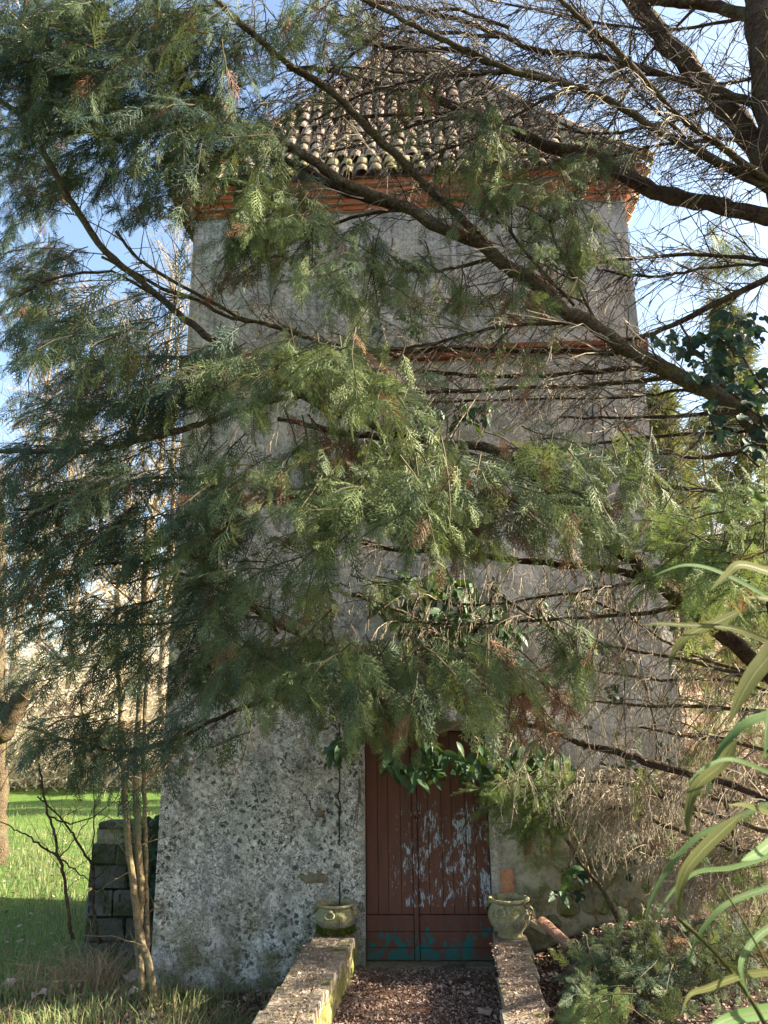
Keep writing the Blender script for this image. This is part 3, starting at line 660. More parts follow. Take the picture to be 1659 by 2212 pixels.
# limbs traced from the trunk side to the tip: points, widths (px at both ends), depth plane at both ends, twigs per metre, material
LIMB = [
 ([(1700,440),(1659,405),(1555,350),(1465,305),(1405,270),(1330,225),(1230,185),(1110,155),(1025,115),(980,95),(915,65),(830,20),(740,-25)],24,11,-2.2,-2.6,16,'bark_pale'),
 ([(1700,240),(1605,215),(1515,185),(1430,160),(1330,132),(1255,118),(1150,105),(1080,75),(995,45),(870,15),(800,0)],18,8,-2.2,-1.6,18,'bark'),
 ([(1700,415),(1610,355),(1555,315),(1495,275),(1450,235),(1405,185),(1360,135),(1310,85),(1240,30),(1200,-10)],18,10,-2.2,-2.9,16,'bark_pale'),
 ([(1720,480),(1659,470),(1555,445),(1455,425),(1375,395),(1305,350),(1255,330),(1190,320),(1110,280),(1030,250),(930,210),(830,190),(760,165),(690,148),(620,150)],50,12,-2.2,-1.4,10,'bark'),
 ([(1041,252),(1000,246),(933,246),(806,251),(720,258)],11,7,-1.6,-1.2,10,'bark'),
 ([(1041,250),(1028,251),(922,264),(854,286),(790,310),(700,330)],9,5,-1.6,-1.3,8,'bark_pale'),
 ([(1330,228),(1200,170),(1097,153),(949,161),(843,152),(764,145),(711,141)],7,5,-2.3,-1.6,12,'bark_pale'),
 ([(1110,155),(989,111),(896,107),(817,99),(772,85),(740,70)],13,9,-2.4,-2.0,12,'bark'),
 ([(1060,530),(1010,485),(970,445),(900,380),(830,310),(760,240),(700,185),(625,140),(560,85),(510,40),(465,0),(420,-40)],22,16,-1.8,-2.6,6,'bark_pale'),
 ([(1760,1060),(1659,953),(1630,923),(1570,863),(1495,828),(1430,793),(1370,763),(1315,728),(1265,693),(1220,673),(1180,633),(1130,598),(1085,570),(1040,525),(960,495),(890,455),(830,430),(750,400),(700,365),(640,325),(590,300),(500,260),(400,180),(330,100)],54,15,-2.2,-2.2,7,'bark_pale'),
 ([(850,442),(750,418),(675,372),(595,338),(530,300),(440,270)],24,14,-2.1,-1.8,6,'bark'),
 ([(700,880),(560,800),(510,760),(460,735),(400,690),(350,645),(290,595),(230,545),(170,460),(130,395),(95,330),(60,265),(0,215),(-60,170)],24,13,-1.9,-2.4,7,'bark_pale'),
 ([(68,268),(60,200),(62,150),(50,60),(60,-20)],10,8,-2.4,-2.6,6,'bark'),
 ([(870,770),(740,750),(690,740),(620,710),(530,690),(450,650),(380,610),(300,560),(250,500)],11,6,-1.6,-1.9,9,'bark_pale'),
 ([(840,775),(700,738),(645,723),(565,698),(500,688),(425,648),(350,623),(283,583),(220,555)],11,6,-1.7,-2.0,9,'bark_pale'),
 ([(660,850),(560,870),(470,905),(400,925),(330,945),(260,960),(180,975),(90,975),(0,975),(-50,980)],16,10,-1.9,-2.5,5,'bark_pale'),
 ([(1780,1580),(1620,1416),(1555,1366),(1495,1316),(1430,1266),(1370,1211),(1305,1166),(1250,1121),(1160,1035),(1065,970),(960,960),(900,947),(840,932),(780,908),(695,880)],44,20,-2.1,-1.9,9,'bark'),
 ([(860,950),(777,938),(711,930),(663,917),(600,905)],18,10,-1.9,-1.9,4,'bark'),
 ([(1160,1035),(1097,999),(1002,978),(940,980)],14,7,-1.8,-1.6,6,'bark'),
 ([(1330,740),(1330,763),(1255,758),(1130,758),(975,753),(880,760)],15,9,-2.1,-1.4,12,'bark'),
 ([(1500,828),(1405,798),(1330,798),(1230,808),(1110,813),(985,808),(900,800)],14,8,-2.2,-1.4,12,'bark'),
 ([(1560,860),(1450,818),(1380,823),(1280,833),(1180,835),(1030,843),(890,848),(800,850)],13,8,-2.2,-1.3,12,'bark_pale'),
 ([(1600,880),(1480,843),(1395,855),(1230,863),(1030,865),(855,868)],7,5,-2.2,-1.2,14,'bark'),
 ([(1620,900),(1580,888),(1480,898),(1330,903),(1205,900)],11,6,-2.2,-1.5,12,'bark'),
 ([(1640,930),(1355,948),(1245,968),(1110,968)],8,5,-2.2,-1.3,12,'bark'),
 ([(1300,715),(1270,703),(1230,698),(1110,703),(1020,718),(955,738),(875,753),(760,765),(650,780)],9,6,-2.1,-1.7,18,'bark_pale'),
 ([(1110,590),(1080,558),(1005,573),(925,588),(850,580)],11,6,-2.1,-1.7,12,'bark_pale'),
 ([(1700,590),(1659,563),(1530,552),(1360,556),(1260,568),(1170,560)],11,6,-2.2,-1.6,14,'bark'),
 ([(1700,590),(1659,573),(1580,573),(1480,588),(1380,595),(1290,583)],8,5,-2.2,-1.7,14,'bark'),
 ([(1720,570),(1659,603),(1530,663),(1430,713),(1370,730),(1320,735)],14,9,-2.2,-2.1,12,'bark'),
 ([(1720,890),(1630,963),(1530,988),(1420,978),(1350,960)],12,8,-2.2,-1.6,12,'bark'),
 ([(1720,1050),(1659,1058),(1580,1063),(1530,1060),(1455,1053),(1380,1040)],17,10,-2.2,-1.8,12,'bark_pale'),
 ([(1500,1320),(1440,1275),(1330,1232),(1180,1216),(1080,1206),(980,1191),(865,1186),(780,1170)],24,14,-2.1,-1.6,22,'bark'),
 ([(1080,1560),(1020,1441),(960,1381),(905,1341),(830,1306),(760,1285)],13,9,-1.2,-1.2,8,'bark'),
 ([(1560,1366),(1470,1316),(1380,1326),(1230,1336),(1030,1346),(830,1341)],11,7,-2.1,-1.3,24,'bark_pale'),
 ([(1560,1300),(1430,1260),(1300,1270),(1180,1290),(1030,1306),(905,1290)],8,5,-2.1,-1.3,24,'bark'),
 ([(1650,1470),(1580,1451),(1430,1416),(1280,1386),(1180,1351),(1055,1266)],10,6,-2.1,-1.5,26,'bark_pale'),
 ([(1650,1460),(1555,1436),(1455,1396),(1355,1331),(1240,1281)],10,6,-2.0,-1.6,26,'bark_pale'),
 ([(1700,1500),(1560,1470),(1430,1470),(1330,1455),(1230,1440)],9,5,-2.0,-1.5,26,'bark_pale'),
 ([(1720,1550),(1580,1530),(1450,1525),(1330,1520),(1220,1500)],10,6,-2.1,-1.5,26,'bark_pale'),
 ([(1720,1760),(1600,1700),(1430,1656),(1355,1631),(1255,1606),(1195,1581),(1120,1560)],22,14,-2.0,-1.4,26,'bark'),
 ([(1720,1640),(1580,1600),(1480,1590),(1380,1570)],11,6,-2.0,-1.6,28,'bark_pale'),
 ([(1720,1810),(1640,1790),(1540,1760),(1420,1720),(1340,1690),(1250,1690)],14,7,-1.2,-.6,34,'bark_pale'),
 ([(1720,1870),(1640,1840),(1560,1830),(1460,1790),(1380,1760),(1300,1740)],12,6,-1.2,-.6,34,'bark_pale'),
 ([(1720,1760),(1620,1740),(1520,1720),(1420,1690)],10,6,-1.2,-.6,34,'bark_pale'),
 ([(900,1445),(830,1431),(775,1411),(710,1391),(665,1376),(600,1351),(555,1321),(505,1271),(470,1236),(400,1190)],16,10,-1.4,-2.0,6,'bark'),
 ([(600,1500),(485,1546),(440,1566),(385,1596),(310,1616),(250,1621),(150,1600),(60,1570)],12,7,-1.6,-1.6,5,'bark'),
 ([(560,1325),(540,1295),(450,1211),(350,1211),(240,1216),(180,1226)],9,6,-1.9,-1.6,4,'bark'),
 ([(590,1345),(400,1241),(320,1251),(240,1260)],8,5,-1.9,-1.6,4,'bark'),
 ([(600,1370),(560,1336),(420,1340),(300,1350),(160,1350)],8,5,-1.8,-1.7,4,'bark'),
 ([(960,480),(870,455),(760,470),(680,500),(600,540)],9,6,-1.9,-1.6,6,'bark'),
 ([(1240,660),(1150,560),(1090,480),(1040,400),(1050,330)],8,5,-2.2,-2.0,9,'bark'),
 ([(1290,700),(1210,540),(1190,470),(1250,410),(1320,370)],7,5,-2.2,-2.0,9,'bark'),
 ([(430,250),(330,280),(250,290),(150,285),(60,290)],10,6,-2.2,-2.4,5,'bark'),
 ([(470,10),(380,60),(300,100),(180,140),(80,140)],10,6,-2.5,-2.6,5,'bark'),
 ([(340,640),(240,590),(120,600),(40,640)],7,5,-2.2,-2.3,5,'bark'),
 ([(640,790),(480,780),(330,770),(200,780),(110,760)],9,6,-1.9,-2.3,5,'bark'),
 ([(1130,1030),(1000,1040),(850,1050),(700,1060),(560,1090)],12,7,-1.9,-1.9,5,'bark'),
 ([(480,1040),(360,1030),(240,1050),(120,1090),(30,1100)],9,6,-2.0,-2.3,5,'bark'),
 ([(1700,150),(1560,180),(1400,160),(1250,190),(1100,230)],9,4,-2.0,-1.6,16,'bark'), ([(1659,30),(1500,60),(1350,60),(1200,30),(1050,0)],9,4,-2.0,-1.6,16,'bark'), ([(1700,320),(1550,300),(1400,320),(1250,350),(1120,330)],9,4,-2.1,-1.5,16,'bark'),
 ([(1600,215),(1450,260),(1300,290),(1150,270),(1000,300)],9,4,-2.0,-1.5,16,'bark'), ([(1520,0),(1400,120),(1330,250),(1290,330)],8,4,-2.0,-1.6,14,'bark'), ([(1480,300),(1380,200),(1300,100),(1230,0)],8,4,-2.1,-1.9,14,'bark'),
 ([(1230,190),(1130,240),(1020,300),(900,350)],8,4,-2.2,-1.5,14,'bark_pale'), ([(1110,155),(930,170),(800,200),(680,260)],8,4,-2.3,-1.7,14,'bark'), ([(1100,60),(960,20),(860,60),(760,120),(690,200)],8,4,-2.1,-1.7,14,'bark'), ([(1080,80),(960,70),(830,60),(700,20)],8,4,-2.1,-1.7,14,'bark'),
]
tvv, tvt = [], []
def limb3(pts, ya, yb):
    n = len(pts); seg = np.r_[0, np.cumsum([math.dist(pts[k], pts[k + 1]) for k in range(n - 1)])]; seg /= seg[-1]
    return np.array([W(p[0], p[1], ya + (yb - ya) * t) for p, t in zip(pts, seg)])
limb_curves = []
for (pts, wa, wb, ya, yb, den, mt) in LIMB:
    P = smoothpath(limb3(pts, ya, yb), 4, 0.004); t = np.linspace(0, 1, len(P)) ** .9
    d = np.array([depth(p) for p in P]); r = (wa + (wb - wa) * t) * (.42 if wa > 20 else .5) * d / PX_F
    kn = 1 + 0.10 * np.sin(np.linspace(0, 7, len(P)) + rng.random() * 6) + rng.normal(0, .03, len(P))
    part('branch', *tube(P, r * kn, 9 if wa > 20 else 6, .06), M[mt], tree, True)
    limb_curves.append((P, r, den))
# trunks, right of the picture and leaning into its upper corner
P = smoothpath([[3.95, -2.1, -0.1], W(1790, 1500, -2.2), W(1765, 1000, -2.2), W(1720, 480, -2.2), W(1675, 250, -2.2), W(1650, 60, -2.2), W(1630, -120, -2.2), W(1600, -400, -2.2)], 6, .01)
part('trunk', *tube(P, np.linspace(.18, .085, len(P)) * (1 + rng.normal(0, .012, len(P))), 16, .018), M['bark'], tree, True)
P = smoothpath([W(1735, 480, -2.2), W(1659, 350, -2.1), W(1600, 275, -2.0), W(1545, 210, -1.9), W(1490, 145, -1.9), W(1430, 75, -1.9), W(1365, -5, -1.9), W(1280, -120, -1.9)], 5, .01)
part('trunk', *tube(P, np.linspace(.085, .06, len(P)) * (1 + rng.normal(0, .012, len(P))), 14, .018), M['bark'], tree, True)
P = smoothpath([W(1690, 70, -2.2), W(1600, 30, -2.1), W(1520, 8, -2.0), W(1440, 6, -2.0), W(1360, -12, -1.9)], 5, .008)
part('branch', *tube(P, np.linspace(.05, .03, len(P)), 8, .05), M['bark'], tree, True)
# thin bare twigs
twigs = MB()
def in_gap(p):
    x0 = p[0] - p[2] * sdir[0] / sdir[2]; y0 = p[1] - p[2] * sdir[1] / sdir[2]
    if p[0] > 1.55:
        t = (p[0] - .95) / sdir[0]; z1, y1 = p[2] - t * sdir[2], p[1] - t * sdir[1]
        if 1.0 < z1 < 1.8 and -.85 < y1 < -.3: return True
    return -.62 < x0 < .12 and -1.4 < y0 < -.42
def twig(p, d, L, r, droop, tint, subs=5, sides=3):
    if in_gap(p) and rng.random() < .85: return
    n = 6; Q = [np.array(p, float)]; d = nrm(d)
    for k in range(n):
        d = nrm(d + rng.normal(0, .13, 3) + np.array([0, 0, -droop / n])); Q.append(Q[-1] + d * L / n)
    Q = np.array(Q); twigs.add(*tube(Q, np.linspace(r, r * .35, n + 1), sides, 0, False), tint=tint)
    for _ in range(subs):
        u = rng.random() * .85 + .12; k = min(int(u * n), n - 1); q = Q[k] + (Q[k + 1] - Q[k]) * (u * n - k)
        e = nrm(nrm(Q[k + 1] - Q[k]) * .7 + rng.normal(0, .55, 3) + np.array([0, 0, -droop * .5])); l = L * (.18 + .3 * rng.random()) * (1.1 - u * .6)
        q1 = q + e * l * .5; q2 = q1 + nrm(e + rng.normal(0, .2, 3) + np.array([0, 0, -droop * .6])) * l * .5
        twigs.add(*tube([q, q1, q2], [r * .55, r * .45, r * .22], 3, 0, False), tint=tint)
for (P, r, den), spec in zip(limb_curves, LIMB):
    seg = np.linalg.norm(np.diff(P, axis=0), axis=1); Lt = seg.sum(); cum = np.r_[0, np.cumsum(seg)]
    low = spec[0][0][1] > 1150 and spec[0][0][0] > 1000
    top = spec[0][0][1] < 650 and spec[0][0][0] > 1000
    for _ in range(int(Lt * den * (2.3 if top else 2.0 if spec[0][0][0] > 1000 and spec[0][0][1] < 1100 else 1.2))):
        s_ = Lt * (0.04 + .96 * rng.random()); k = min(np.searchsorted(cum, s_) - 1, len(seg) - 1); k = max(k, 0)
        p = P[k] + (P[k + 1] - P[k]) * ((s_ - cum[k]) / seg[k]); ax = nrm(P[k + 1] - P[k])
        side_ = nrm(np.cross(ax, rng.normal(0, 1, 3))); f = rng.random()
        d = ax * (.5 + .5 * rng.random()) + side_ * (.5 + .5 * rng.random())
        if low: twig(p, d, .16 + .32 * rng.random(), .0030 + .002 * rng.random(), .9 + rng.random(), .1 + .65 * rng.random(), 6)
        else: twig(p, d, .22 + .6 * rng.random() ** 1.5, .0030 + .0034 * rng.random(), .5 + .5 * rng.random() - .3, rng.random() ** (4 if top else 2), 7 if top else 5)
# hanging dead tassels under the low right-hand limbs
for _ in range(420):
    px, py = 900 + 760 * rng.random(), 1180 + 600 * rng.random()
    if px < 1100 and py > 1330: continue
    p = W(px, py, -2.1 + 1.2 * rng.random())
    twig(p, rng.normal(0, .5, 3) + np.array([0, 0, -.5]), .10 + .20 * rng.random(), .0026 + .0015 * rng.random(), 1.4, .15 + .55 * rng.random(), 4)
for _ in range(2600):      # tangle of dead brushwood low on the right
    px, py = 1660 - 420 * rng.random() ** 1.2, 1660 + 270 * rng.random()
    if py > 1700 + (px - 1230) * .75 + 60: continue
    p = W(px, py, -.9 + .75 * rng.random())
    twig(p, rng.normal(0, .7, 3) + np.array([-.5, 0, -.25]), .10 + .25 * rng.random(), .0028 + .002 * rng.random(), 1.1, .45 + .55 * rng.random(), 6)
twigs.build('twigs', M['twig'], tree, False, 'stuff')

# --- flat feathery sprays
def make_frond(L=.34, nl=11, seed=0, wid=.0078, spread=.42, sub=3, curl=.25):
    r = np.random.default_rng(seed); mb = MB(); n = 7
    X = np.linspace(0, 1, n); bend = r.normal(0, .06)
    ax = np.stack([X * L * (1 - .05 * X), bend * L * X ** 2, -curl * L * X ** 2], -1); rw = np.linspace(.0040, .0030, n)
    V = np.concatenate([ax + [[0, 1, 0]] * rw[:, None], ax - [[0, 1, 0]] * rw[:, None]])
    T = quadT([[k, k + n, k + n + 1, k + 1] for k in range(n - 1)]); mb.add(V, T)
    for k in range(nl * 2):
        t = (k + .6) / (nl * 2 + .6); sg = 1 if k % 2 else -1
        p = np.array([np.interp(t, X, ax[:, c]) for c in range(3)])
        l = L * spread * (1 - t) ** .75 * min(1, .45 + 2.2 * t) * (1 + r.normal(0, .12)) + .012
        a = sg * (R_(52) - R_(16) * t + r.normal(0, .08)); d = np.array([math.cos(a), math.sin(a), 0]); up = r.normal(0, .12)
        pts = [p]
        for q in (1, 2, 3):
            dd = nrm(d * np.array([1, 1 - .13 * q, 1]) + np.array([0, 0, up - .16 * q])); pts.append(pts[-1] + dd * l / 3)
        pts = np.array(pts); w = np.array([1, .95, .8, .25]) * wid * .5; pe = nrm(np.array([-d[1], d[0], .5 * r.normal()]))
        V = np.concatenate([pts + pe * w[:, None], pts - pe * w[:, None]]); mb.add(V, quadT([[j, j + 4, j + 5, j + 1] for j in range(3)]))
        ns = max(1, int(sub * l / (L * spread) + .7))
        for q in range(ns):
            for sg2 in (-1, 1):
                u = (q + .4 + .35 * (sg2 > 0)) / (ns + .3); b = np.array([np.interp(u, [0, .333, .667, 1], pts[:, c]) for c in range(3)])
                a2 = a + sg2 * R_(38 + 8 * r.normal()); e = nrm([math.cos(a2), math.sin(a2), up - .2 + .15 * r.normal()]); l2 = l * .30 * (1 - .5 * u) + .012
                tip = b + e * l2; ww = np.array([-e[1], e[0], .3 * r.normal()]) * wid * .42
                mid = b + e * l2 * .5
                mb.add([b, mid + ww, tip, mid - ww], [[0, 1, 2], [0, 2, 3]])
    V, T = mb.out(); return V, T
FV = [make_frond(seed=k, curl=.12 + .09 * (k % 4), nl=9 + k % 3, spread=.40 + .05 * (k % 4)) for k in range(7)]
# boughs: clumps (cx, cy, rx, ry in picture units; depth range; number of boughs; growth direction x,z; brown share; frond scale)
CL = [
 (120,60,160,90,-3.2,-1.6,75,-.6,-.3,.02,1), (300,60,170,80,-3.2,-1.6,70,-.5,-.3,.02,1), (250,185,180,80,-3.2,-1.8,60,-.6,-.35,.02,1), (60,150,80,90,-2.8,-1.2,36,-.6,-.3,.05,1),
 (450,110,120,110,-3.0,-1.8,42,-.3,-.6,.04,1), (350,275,190,75,-3.0,-1.8,44,-.7,-.3,.03,1), (500,310,120,100,-3.2,-1.9,30,-.2,-.8,.03,1), (560,420,120,60,-3.0,-1.9,16,-.3,-.7,.03,1),
 (650,525,190,75,-2.9,-1.5,30,-.3,-.7,.06,1), (790,590,110,55,-2.6,-1.6,14,.1,-.8,.05,.9), (560,480,100,80,-2.8,-1.6,16,-.5,-.6,.06,1), (80,340,110,100,-2.2,-.4,64,-.6,-.4,.08,1),
 (60,560,80,110,-2.0,-.2,34,-.5,-.5,.10,1), (90,690,90,90,-2.0,-.4,32,-.5,-.5,.15,1), (250,680,150,50,-3.3,-2.2,18,-.8,-.1,.02,1.05), (330,775,180,55,-3.2,-2.0,20,-.7,-.3,.06,1),
 (600,790,150,50,-3.3,-2.1,22,-.4,-.5,.03,1), (760,800,100,70,-3.2,-2.0,18,-.1,-.7,.03,1), (840,850,60,45,-3.1,-2.2,7,-.1,-.8,.05,1), (230,860,190,70,-2.8,-1.4,32,-.6,-.3,.04,1), (430,830,150,55,-3.0,-1.8,15,-.5,-.4,.04,1),
 (140,1000,170,75,-2.8,-1.4,34,-.6,-.4,.03,1), (350,1030,180,80,-3.0,-1.8,26,-.6,-.4,.03,1), (540,1020,140,55,-3.0,-1.9,15,-.4,-.5,.04,1), (890,1035,170,50,-3.3,-2.1,24,-.3,-.6,.03,1), (760,1070,150,50,-3.3,-2.2,20,-.3,-.6,.04,1), (1010,1050,100,55,-3.3,-2.2,18,.1,-.7,.05,1),
 (1150,1040,80,55,-3.0,-2.1,12,.3,-.5,.05,1), (1240,1070,80,60,-3.0,-2.1,12,.4,-.5,.05,1), (1395,1020,55,70,-2.9,-2.1,10,.2,-.8,.04,1), (700,990,90,30,-3.1,-2.0,5,-.3,-.6,.05,1),
 (150,1150,170,65,-2.6,-1.2,32,-.6,-.4,.04,1), (350,1150,170,70,-2.9,-1.7,20,-.5,-.4,.04,1), (560,1180,140,60,-2.9,-1.6,11,-.4,-.5,.05,1), (60,1240,70,70,-2.4,-1.2,14,-.5,-.4,.05,1),
 (180,1330,160,45,-2.4,-1.0,20,-.8,-.2,.03,1), (400,1290,160,45,-2.6,-1.4,10,-.5,-.4,.06,1), (330,1420,140,50,-2.2,-1.0,16,-.6,-.4,.05,1), (500,1330,120,45,-2.6,-1.4,8,-.4,-.5,.06,1), (640,1290,110,35,-2.5,-1.4,5,-.2,-.6,.08,1),
 (160,1440,120,40,-2.2,-1.0,7,-.7,-.3,.03,1), (140,1570,130,45,-2.2,-1.2,17,-.8,-.3,.02,1), (330,1600,160,60,-2.4,-1.3,16,-.6,-.4,.03,1), (480,1420,130,40,-2.8,-1.7,12,-.5,-.4,.03,1), (590,1430,130,40,-2.7,-1.6,11,-.3,-.5,.04,1),
 (700,1390,110,40,-2.8,-1.7,10,-.2,-.6,.04,1), (750,1450,140,35,-2.8,-1.7,15,-.1,-.7,.03,1), (900,1460,180,35,-2.9,-1.8,22,.0,-.7,.03,1), (850,1500,120,25,-2.8,-1.9,8,.0,-.8,.03,1), (1030,1430,110,40,-2.8,-1.8,16,.3,-.6,.05,1), (1245,1410,50,40,-2.6,-1.8,8,.2,-.8,.1,.9),
 (1160,1480,65,35,-2.5,-1.7,9,.2,-.8,.85,.9), (860,1265,45,28,-2.0,-1.4,6,.5,-.2,.0,.8), (1060,300,55,90,-2.6,-2.0,13,.1,-.9,.05,.9), (1160,400,110,35,-2.6,-1.9,12,-.6,-.4,.08,.9), (1210,500,60,50,-2.6,-1.9,8,-.1,-.8,.05,.9), (1000,400,70,35,-2.4,-1.8,6,-.2,-.8,.3,.9),
 (1560,530,100,40,-1.2,-.2,12,.4,-.5,.1,1), (980,1100,100,30,-2.9,-2.1,12,.0,-.9,.9,.9), (230,800,80,35,-2.6,-1.8,8,-.4,-.7,.9,.9), (520,590,60,35,-2.2,-1.5,6,-.4,-.7,.9,.8), (1120,640,80,25,-2.2,-1.7,6,.0,-.9,.8,.8), (700,960,80,30,-2.4,-1.8,6,.0,-.9,.7,.8),
 (330,400,130,70,-2.6,-1.2,26,-.5,-.5,.06,1), (180,300,100,60,-2.6,-1.2,9,-.6,-.4,.05,1), (1000,640,110,30,-2.3,-1.6,9,.1,-.6,.25,.85), (1240,500,60,60,-2.5,-1.9,9,.2,-.7,.08,.9), (920,590,60,40,-2.4,-1.6,7,.1,-.7,.1,.85), (1110,770,90,25,-2.5,-1.8,6,-.1,-.8,.3,.8), (1090,440,60,40,-2.5,-1.9,8,-.3,-.6,.08,.85), (1300,350,70,30,-2.5,-1.9,7,-.3,-.6,.15,.85), (1180,960,90,35,-2.8,-2.0,9,.2,-.6,.06,.9), (960,230,120,50,-2.4,-1.8,8,-.3,-.6,.15,.85), (740,60,80,70,-2.6,-1.6,13,-.3,-.6,.1,.9), (620,60,80,70,-2.8,-1.6,13,-.3,-.6,.08,.9), (620,210,70,50,-2.6,-1.7,8,-.3,-.6,.05,.9), (1130,620,70,40,-2.4,-1.8,6,.2,-.8,.1,.9),
]
fr_P, fr_X, fr_Z, fr_S, fr_T = [], [], [], [], []
bough_stems = MB()
def bough(p, d, L, brown, sc, store, stems, fresh=.12):
    if in_gap(p) and p[2] > .6: return
    n = 5; Q = [np.array(p, float)]; d = nrm(d)
    for k in range(n):
        d = nrm(d + rng.normal(0, .12, 3) + np.array([0, 0, -.10])); Q.append(Q[-1] + d * L / n)
    Q = np.array(Q); stems.add(*tube(Q, np.linspace(.0045, .0018, n + 1), 4, 0, False), tint=.2)
    nf = max(4, int(L / .055)); up0 = nrm(np.array([0, -.75, .65]) + rng.normal(0, .35, 3))
    for k in range(nf):
        u = (k + .7) / nf; q = np.array([np.interp(u, np.linspace(0, 1, n + 1), Q[:, c]) for c in range(3)]); t = nrm(Q[min(int(u * n) + 1, n)] - Q[min(int(u * n), n - 1)])
        sd_ = nrm(np.cross(t, up0)) * (1 if k % 2 else -1)
        X = t * .7 + sd_ * (.8 * (1 - .6 * u)) + np.array([0, 0, -.20]) + rng.normal(0, .30, 3)
        Z = up0 + rng.normal(0, .3, 3); s = sc * (.45 + .65 * rng.random()) * (1 - .25 * u)
        store[0].append(q); store[1].append(X); store[2].append(Z); store[3].append(s); store[4].append((.7 + .3 * rng.random()) if rng.random() < brown else -min(1, max(0, rng.normal(fresh, .25) + .35 * u)))  # yellow-green tint grows towards the bough tip, painting in sunlit ends
big = (fr_P, fr_X, fr_Z, fr_S, fr_T)
for (cx_, cy_, rx, ry, ya, yb, nb, dx, dz, br, sc) in CL:
    for _ in range(nb):
        a = rng.random() * 2 * math.pi; rr = math.sqrt(rng.random())
        px, py = cx_ + rx * rr * math.cos(a), cy_ + ry * rr * math.sin(a); y = ya + (yb - ya) * rng.random()
        L = .28 + .30 * rng.random(); d = np.array([dx, rng.normal(-.15, .35), dz * .5]) + rng.normal(0, .28, 3) * [1, .3, .6]
        p = W(px, py, y) - nrm(d) * L * .5
        bough(p, d, L, br, sc * .78, big, bough_stems, float(np.interp(px, [380, 620], [-.12, .50])))  # darker sprays left, yellower towards centre: sunlit look put into the tint
bough_stems.build('shoots', M['shoot'], tree, False, 'stuff')
def spray_out(store, mat, parent, nmax, seedoff=0):
    P = np.array(store[0]); Rm = frames(np.array(store[1]), np.array(store[2])); S = np.array(store[3]); tn = np.array(store[4]); vi = rng.integers(0, len(FV), len(P))
    dist = np.linalg.norm(P - CAM, axis=1) / S; pxy = (RN.T @ (P - CAM).T).T
    ins = (np.abs(pxy[:, 0] / -pxy[:, 2]) < .5) & (np.abs(pxy[:, 1] / -pxy[:, 2]) < .67); dist[~ins] += 100
    order = np.argsort(dist); first = order[:nmax]; rest = order[nmax:]
    cache = {}
    for i in first:
        tb = int(np.clip(np.floor(tn[i] * 3), -3, 2)); key = (vi[i], tb)
        if key not in cache: cache[key] = mesh('foliage_spray', FV[vi[i]][0], FV[vi[i]][1], mat, False, np.full(len(FV[vi[i]][0]), (tb + .5) / 3))
        m = np.eye(4); m[:3, :3] = Rm[i] * S[i]; m[:3, 3] = P[i]; place('foliage_spray', cache[key], parent, m)
    VV, TT, tt, off = [], [], [], 0
    for v in range(len(FV)):
        k = rest[vi[rest] == v]
        if len(k) == 0: continue
        V, T, t = scatter(*FV[v], P[k], Rm[k], S[k], tn[k]); VV.append(V); TT.append(T + off); tt.append(t); off += len(V)
    if VV: part('foliage', np.concatenate(VV), np.concatenate(TT), mat, parent, False, np.concatenate(tt), kind='stuff')
    print('sprays', len(P), 'tris', sum(len(t) for t in TT))
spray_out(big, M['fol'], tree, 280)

# --- fresher conifer growth: right-hand bush, sapling sprig by the door, shrubs at the bottom right
def conifer_bush(name, label, cat, root, clumps, nmax, mat, stems, sc=.7, group=None, up=False):
    t = thing(name, label, cat, root, group); st = ([], [], [], [], []); sm = MB()
    for Q, ra, rb in stems: part('stem', *tube(smoothpath(Q, 5, .004), np.linspace(ra, rb, 5 * (len(Q) - 1) + 1), 7, .05), M['bark_pale'], t, True)
    for (cx_, cy_, rx, ry, ya, yb, nb, dx, dz, br) in clumps:
        for _ in range(nb):
            a = rng.random() * 6.283; rr = math.sqrt(rng.random()); y = ya + (yb - ya) * rng.random(); L = .2 + .22 * rng.random()
            d = np.array([dx, rng.normal(-.2, .35), dz]) + rng.normal(0, .3, 3); p = W(cx_ + rx * rr * math.cos(a), cy_ + ry * rr * math.sin(a), y) - nrm(d) * L * .5
            bough(p, d, L, br, sc, st, sm)
    sm.build('shoots', M['shoot'], t, False, 'stuff'); spray_out(st, mat, t, nmax); return t
conifer_bush('conifer_bush', 'fresh green conifer bush at the right edge behind the long leaves', 'bush', G(1800, 1950, .3),
    [(1500,1130,110,50,-3.2,-2.6,24,-.7,.1,.02), (1570,1220,90,80,-3.2,-2.6,26,-.5,-.2,.03), (1490,1220,80,50,-3.1,-2.6,14,-.6,-.2,.03), (1620,1090,60,60,-3.1,-2.6,14,-.3,.4,.03), (1620,1330,60,60,-2.3,-1.5,9,-.4,-.2,.05)], 40, M['fol_light'],
    [([G(1800, 1950, .3), W(1760, 1500, -2.8), W(1700, 1250, -2.8), W(1670, 1080, -2.8)], .03, .012)], .56)
conifer_bush('conifer_sapling', 'leaning conifer sapling with sunlit yellow green sprays right of the door', 'sapling', W(1345, 1999, -.25),
    [(1130,1720,75,50,-.75,-.35,34,-.8,.1,.03), (1190,1690,60,40,-.75,-.35,16,-.5,.2,.03), (1180,1770,50,35,-.7,-.4,14,-.4,-.5,.12), (1090,1690,40,30,-.7,-.5,5,-.8,.4,0), (1260,1760,40,50,-.6,-.3,5,.1,-.5,.3)], 60, M['fol_light'],
    [([W(1345, 2005, -.25), W(1300, 1919, -.3), W(1255, 1864, -.35), W(1215, 1794, -.45), W(1190, 1740, -.5)], .019, .010), ([W(1480, 1680, -.6), W(1330, 1690, -.55), W(1240, 1715, -.5), W(1195, 1770, -.5)], .015, .010)], .56)
